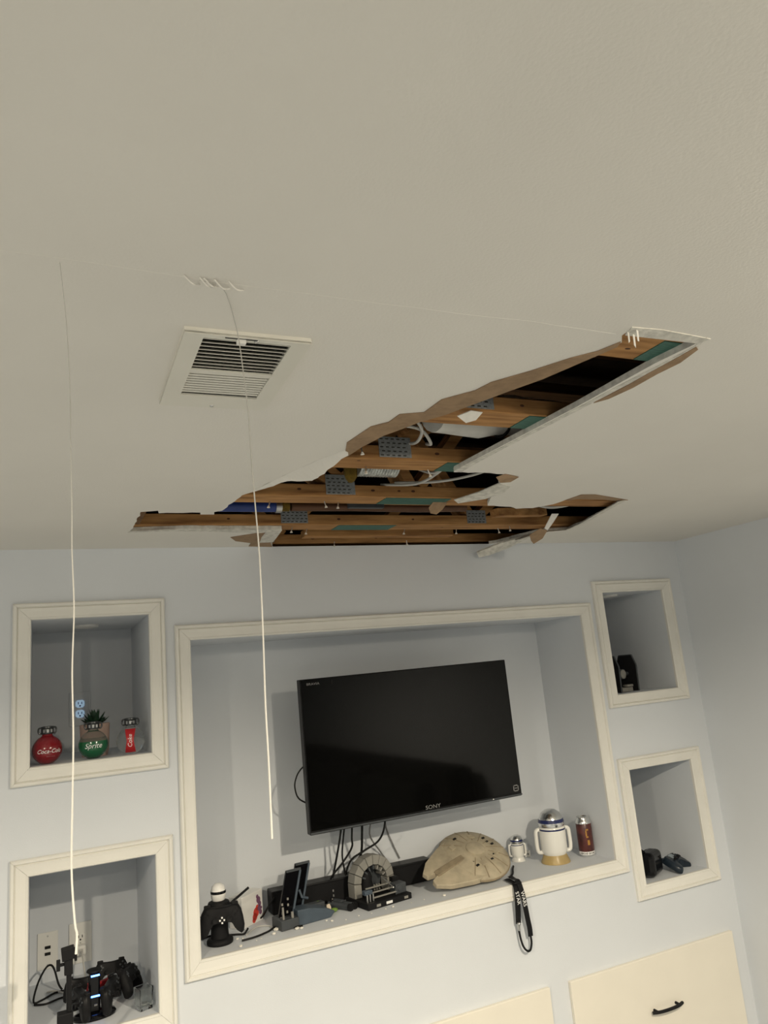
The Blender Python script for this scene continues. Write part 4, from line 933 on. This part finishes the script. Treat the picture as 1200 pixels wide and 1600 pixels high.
def outlet(label, x, z, y, w, h, glow, plug=False):
    t = thing('wall_outlet', label, 'outlet', (x, y, z))
    MB().box((0, -0.003, 0), (w, 0.006, h)).build('cover_plate', 'socket' if not glow else 'wall', t, bevel=0.002)
    for s in (-1, 1):
        f_ = MB().prism([(-0.0165, -0.008), (-0.010, -0.0145), (0.010, -0.0145), (0.0165, -0.008), (0.0165, 0.008), (0.010, 0.0145), (-0.010, 0.0145), (-0.0165, 0.008)], -0.0085, -0.005, axis='y')
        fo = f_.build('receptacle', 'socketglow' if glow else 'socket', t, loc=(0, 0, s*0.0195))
        for sx in (-0.0065, 0.0065): MB().box((sx, -0.0088, 0.003), (0.0028, 0.001, 0.009)).build('slot', 'hole', fo)
        MB().cyl((0, -0.0086, -0.008), (0, -0.0092, -0.008), 0.0032, 0.0032, 10).build('ground_hole', 'hole', fo)
    MB().cyl((0, -0.006, 0), (0, -0.0075, 0), 0.003, 0.003, 8).build('screw', 'steel', t)
    return t
outlet('wall outlet with bright bluish receptacles behind the soda bottles', 0.073, 1.889, 0.55, 0.080, 0.132, True)
t = thing('puck_light', 'small unlit puck light under the top of the soda bottle niche', 'lamp', (0.085, 0.29, 2.198))
MB().lathe([(0.033, 0), (0.045, 0), (0.045, -0.006), (0.038, -0.009), (0.033, -0.007)], 28).build('ring', 'white', t, smooth=True)
MB().lathe([(1e-6, -0.004), (0.032, -0.004), (0.032, -0.0005), (1e-6, -0.0005)], 28).build('cover', 'ductwhite', t)
t = thing('puck_light', 'small unlit puck light under the top of the dark toy niche', 'lamp', (2.50, 0.14, 2.197))
MB().lathe([(0.033, 0), (0.045, 0), (0.045, -0.006), (0.038, -0.009), (0.033, -0.007)], 28).build('ring', 'white', t, smooth=True)
MB().lathe([(1e-6, -0.004), (0.032, -0.004), (0.032, -0.0005), (1e-6, -0.0005)], 28).build('cover', 'ductwhite', t)

# ================================================================ lower left niche
ZL = 0.9200
outlet('white wall outlet with a plug in it behind the charging dock', 0.071, 1.030, 0.55, 0.080, 0.140, False)
t = thing('plug', 'white charger plug in the lower receptacle with white cable', 'plug', (0.071, 0.541, 1.0105))
MB().box((0, -0.016, 0), (0.036, 0.030, 0.036)).build('plug_body', 'socket', t, bevel=0.008, seg=3)
MB().box((0, -0.033, 0), (0.016, 0.006, 0.012)).build('cable_end', 'cablewhite', t, bevel=0.002)
MB().tube(spline([(0, -0.034, 0), (0.004, -0.06, -0.012), (0.01, -0.10, -0.06), (0.015, -0.16, -0.080), (0.02, -0.22, -0.084)], 4), 0.0028, 8).build('cable', 'cablewhite', t, smooth=True)
t = thing('port_plate', 'white wall plate with two black ports', 'wall plate', (-0.042, 0.55, 1.027))
MB().box((0, -0.003, 0), (0.070, 0.006, 0.125)).build('cover_plate', 'socket', t, bevel=0.002)
for z in (0.011, -0.011): MB().box((0, -0.0068, z), (0.020, 0.002, 0.0105)).build('port', 'hole', t, bevel=0.001)
for z in (0.049, -0.049): MB().cyl((0, -0.006, z), (0, -0.0075, z), 0.0032, 0.0032, 8).build('screw', 'steel', t)
t = thing('charging_dock', 'glossy black controller charging dock with blue lights', 'dock', (0.092, 0.105, ZL))
b = MB()
prof = [(1e-6, 0.0), (0.062, 0.0), (0.064, 0.006), (0.060, 0.012), (0.040, 0.018), (1e-6, 0.020)]
o = b.lathe(prof, 32).build('base', 'blackgloss', t, smooth=True); o.scale = (1.05, 0.72, 1)
MB().box((0, 0, 0.075), (0.034, 0.050, 0.115)).build('tower', 'blackgloss', t, bevel=0.006)
MB().lathe([(1e-6, 0.130), (0.020, 0.130), (0.024, 0.134), (0.022, 0.138), (1e-6, 0.139)], 20).build('tower_cap', 'blackmat', t, smooth=True)
for z in (0.126, 0.066): MB().box((0.002, -0.027, z), (0.026, 0.004, 0.004)).build('light_bar', 'ledblue', t)
MB().box((0.003, -0.0262, 0.040), (0.010, 0.0015, 0.005)).build('badge', 'logo', t)
gamepad('black gamepad docked at the open side of the charging dock, nearest its base rim', (0.050, 0.088, ZL+0.056), (R(86), R(4), R(-74)), 'black', scale=0.74)
gamepad('black gamepad docked on the glass tumbler side of the charging dock', (0.142, 0.098, ZL+0.060), (R(80), R(-8), R(66)), 'black', scale=0.74)
gamepad('black gamepad leaning behind the charging dock on the port plate side', (0.058, 0.240, ZL+0.052), (R(80), 0, R(-10)), 'black', scale=0.66)
gamepad('black gamepad standing high behind the charging dock and the red one', (0.160, 0.300, ZL+0.062), (R(76), R(4), R(8)), 'blackmat', scale=0.70)
gamepad('red gamepad half hidden behind the charging dock', (0.120, 0.178, ZL+0.050), (R(80), R(-6), R(8)), 'redglow', scale=0.62, group='game controllers in other colours')
t = gamepad('black gamepad lying against the niche side behind the glass tumbler', (0.214, 0.212, ZL+0.052), (R(64), R(6), R(66)), 'blackmat', scale=0.82)
t = thing('glass_tumbler', 'small square clear glass tumbler', 'glass', (0.240, 0.062, ZL), (0, 0, R(20)))
b = MB(); w = 0.021; w2 = 0.0235; wi = 0.020
def ring4(h, z): return [(-h, -h, z), (h, -h, z), (h, h, z), (-h, h, z)]
L_ = [ring4(w, 0), ring4(w2, 0.066), ring4(w2-0.003, 0.066), ring4(w-0.003, 0.012)]
for r_ in L_: b.v += r_
for i in range(3):
    for j in range(4): b.f.append((4*i+j, 4*i+(j+1) % 4, 4*i+4+(j+1) % 4, 4*i+4+j))
b.f += [(3, 2, 1, 0), (12, 13, 14, 15)]
b.build('tumbler_body', 'glass', t, bevel=0.002)
MB().ball((0, -0.004, 0.016), 0.012, 10, (1, 1, 0.35)).build('metal_bit', 'steel', t, smooth=True)
tag(MB().tube(spline([(0.03,0.40,ZL+0.004),(-0.02,0.40,ZL+0.004),(-0.06,0.36,ZL+0.004),(-0.088,0.352,ZL+0.006),(-0.075,0.42,ZL+0.040),(-0.050,0.45,ZL+0.075),(-0.032,0.45,ZL+0.082),(-0.020,0.44,ZL+0.065),(-0.008,0.42,ZL+0.025),(0.004,0.41,ZL+0.006)], 5), 0.0034, 8).build('usb_lead', 'rubber', smooth=True), 'black lead standing up in a loop below the port plate', 'cable')
tag(MB().tube(spline([(-0.086,0.330,ZL+0.004),(-0.05,0.312,ZL+0.004),(0.0,0.335,ZL+0.004),(0.05,0.32,ZL+0.004),(0.085,0.30,ZL+0.004)], 5), 0.0034, 8).build('usb_lead', 'rubber', smooth=True), 'black lead lying flat towards the charging dock', 'cable')
tag(MB().tube(spline([(-0.046,0.425,ZL+0.004),(-0.02,0.42,ZL+0.004),(0.02,0.355,ZL+0.007),(0.06,0.345,ZL+0.006),(0.10,0.32,ZL+0.004)], 5), 0.0030, 8).build('usb_lead', 'cablewhite', smooth=True), 'white lead lying beside the black one towards the dock', 'cable')

# ---- stand in front of the lower left niche
t = thing('light_stand', 'thin black tripod stand with clamp head before the lower left niche', 'stand', (0.001, -0.33, -0.030))
MB().cyl((0, 0, 0.25), (0, 0, 1.125), 0.011, 0.011, 14).build('lower_tube', 'blackmat', t, smooth=True)
MB().cyl((0, 0, 1.12), (0, 0, 1.225), 0.0068, 0.0068, 14).build('pole', 'blackmat', t, smooth=True)
MB().box((-0.010, 0, 1.112), (0.040, 0.032, 0.032)).build('collar', 'blackmat', t, bevel=0.003)
MB().box((-0.001, 0, 1.241), (0.022, 0.022, 0.044)).box((-0.002, 0, 1.272), (0.034, 0.030, 0.030), (0, R(-6), 0)).box((0.017, 0, 1.266), (0.007, 0.026, 0.030)).build('head', 'blackmat', t, bevel=0.002)
kn = MB().cyl((-0.012, 0, 1.246), (-0.024, 0, 1.246), 0.0045, 0.0045, 10)
kn.box((-0.027, 0, 1.246), (0.010, 0.010, 0.028)).build('knob', 'blackmat', t, bevel=0.003)
for k in range(3):
    a = 2*PI*k/3+0.5
    MB().tube([(0.012*math.cos(a), 0.012*math.sin(a), 0.55), (0.29*math.cos(a), 0.29*math.sin(a), 0.040)], 0.007, 8).build('leg', 'blackmat', t, smooth=True)

# ================================================================ upper right niche: dark toy with two tall panels
t = thing('panel_toy', 'dark toy with two tall chamfered panels on a grey base', 'toy', (2.470, 0.120, 1.7280), (0, 0, R(14)))
def hexpanel(x, yaw, name='tall_panel'):
    pl = [(-0.050, 0.0), (0.050, 0.0), (0.054, 0.120), (0.036, 0.168), (-0.036, 0.168), (-0.054, 0.120)]
    p = MB().prism(pl, -0.004, 0.004, axis='x').build(name, 'blackmat', t, loc=(x, 0, 0.002), rot=(0, 0, yaw))
    for i in range(6):
        a, b_ = pl[i], pl[(i+1) % 6]
        MB().tube([(0, a[0], a[1]), (0, b_[0], b_[1])], 0.0042, 8).build('edge_rim', 'greydark', p)
    return p
hexpanel(-0.068, 0); hexpanel(0.075, 0)
MB().box((0, 0, 0.084), (0.050, 0.050, 0.046)).build('hub', 'greydark', t, bevel=0.008, seg=3)
MB().cyl((-0.066, 0, 0.084), (0.073, 0, 0.084), 0.009, 0.009, 12).build('axle', 'greydark', t, smooth=True)
MB().lathe([(0.016, -0.001), (0.022, 0), (0.016, 0.002)], 16, (0, 0, 0)).build('front_ring', 'grey', t, loc=(0, -0.027, 0.084), rot=(R(90), 0, 0))
MB().box((0, -0.01, 0.012), (0.085, 0.06, 0.020)).cyl((0.02, -0.03, 0.024), (0.02, -0.03, 0.034), 0.024, 0.024, 18).build('base', 'grey', t, bevel=0.002)
MB().cyl((0, 0, 0.02), (0, 0, 0.058), 0.006, 0.006, 10).build('post', 'greydark', t)

# ================================================================ lower right niche: headset and pad
t = thing('vr_headset', 'black goggle headset with strap lying in the lower right niche', 'headset', (2.432, 0.080, 0.9205), (0, 0, R(28)))
MB().box((0, -0.02, 0.058), (0.125, 0.07, 0.100)).build('visor', 'blackgloss', t, bevel=0.022, seg=4)
MB().box((0, 0.025, 0.056), (0.105, 0.05, 0.085)).build('face_pad', 'blackmat', t, bevel=0.018, seg=3)
MB().tube(spline([(-0.055, 0.03, 0.06), (-0.070, 0.09, 0.085), (-0.03, 0.15, 0.10), (0.03, 0.15, 0.10), (0.072, 0.09, 0.085), (0.060, 0.02, 0.06)], 6), 0.010, 10).build('head_strap', 'blackmat', t, smooth=True)
MB().tube(spline([(-0.04, -0.01, 0.108), (-0.02, 0.05, 0.130), (0.0, 0.10, 0.128), (0.0, 0.148, 0.105)], 6), 0.007, 10).build('top_strap', 'black', t, smooth=True)
MB().tube(spline([(0.062, -0.03, 0.055), (0.080, -0.02, 0.085), (0.085, 0.03, 0.080), (0.078, 0.05, 0.040), (0.070, 0.02, 0.014), (0.064, -0.02, 0.022)], 6), 0.010, 10).build('side_band', 'black', t, smooth=True)
gamepad('dark gamepad with shiny grey touch pad beside the goggle headset', (2.595, 0.075, 0.9205+0.030), (R(24), R(4), R(30)), 'padblue', pad='padgrey', scale=0.92, group='game controllers in other colours')
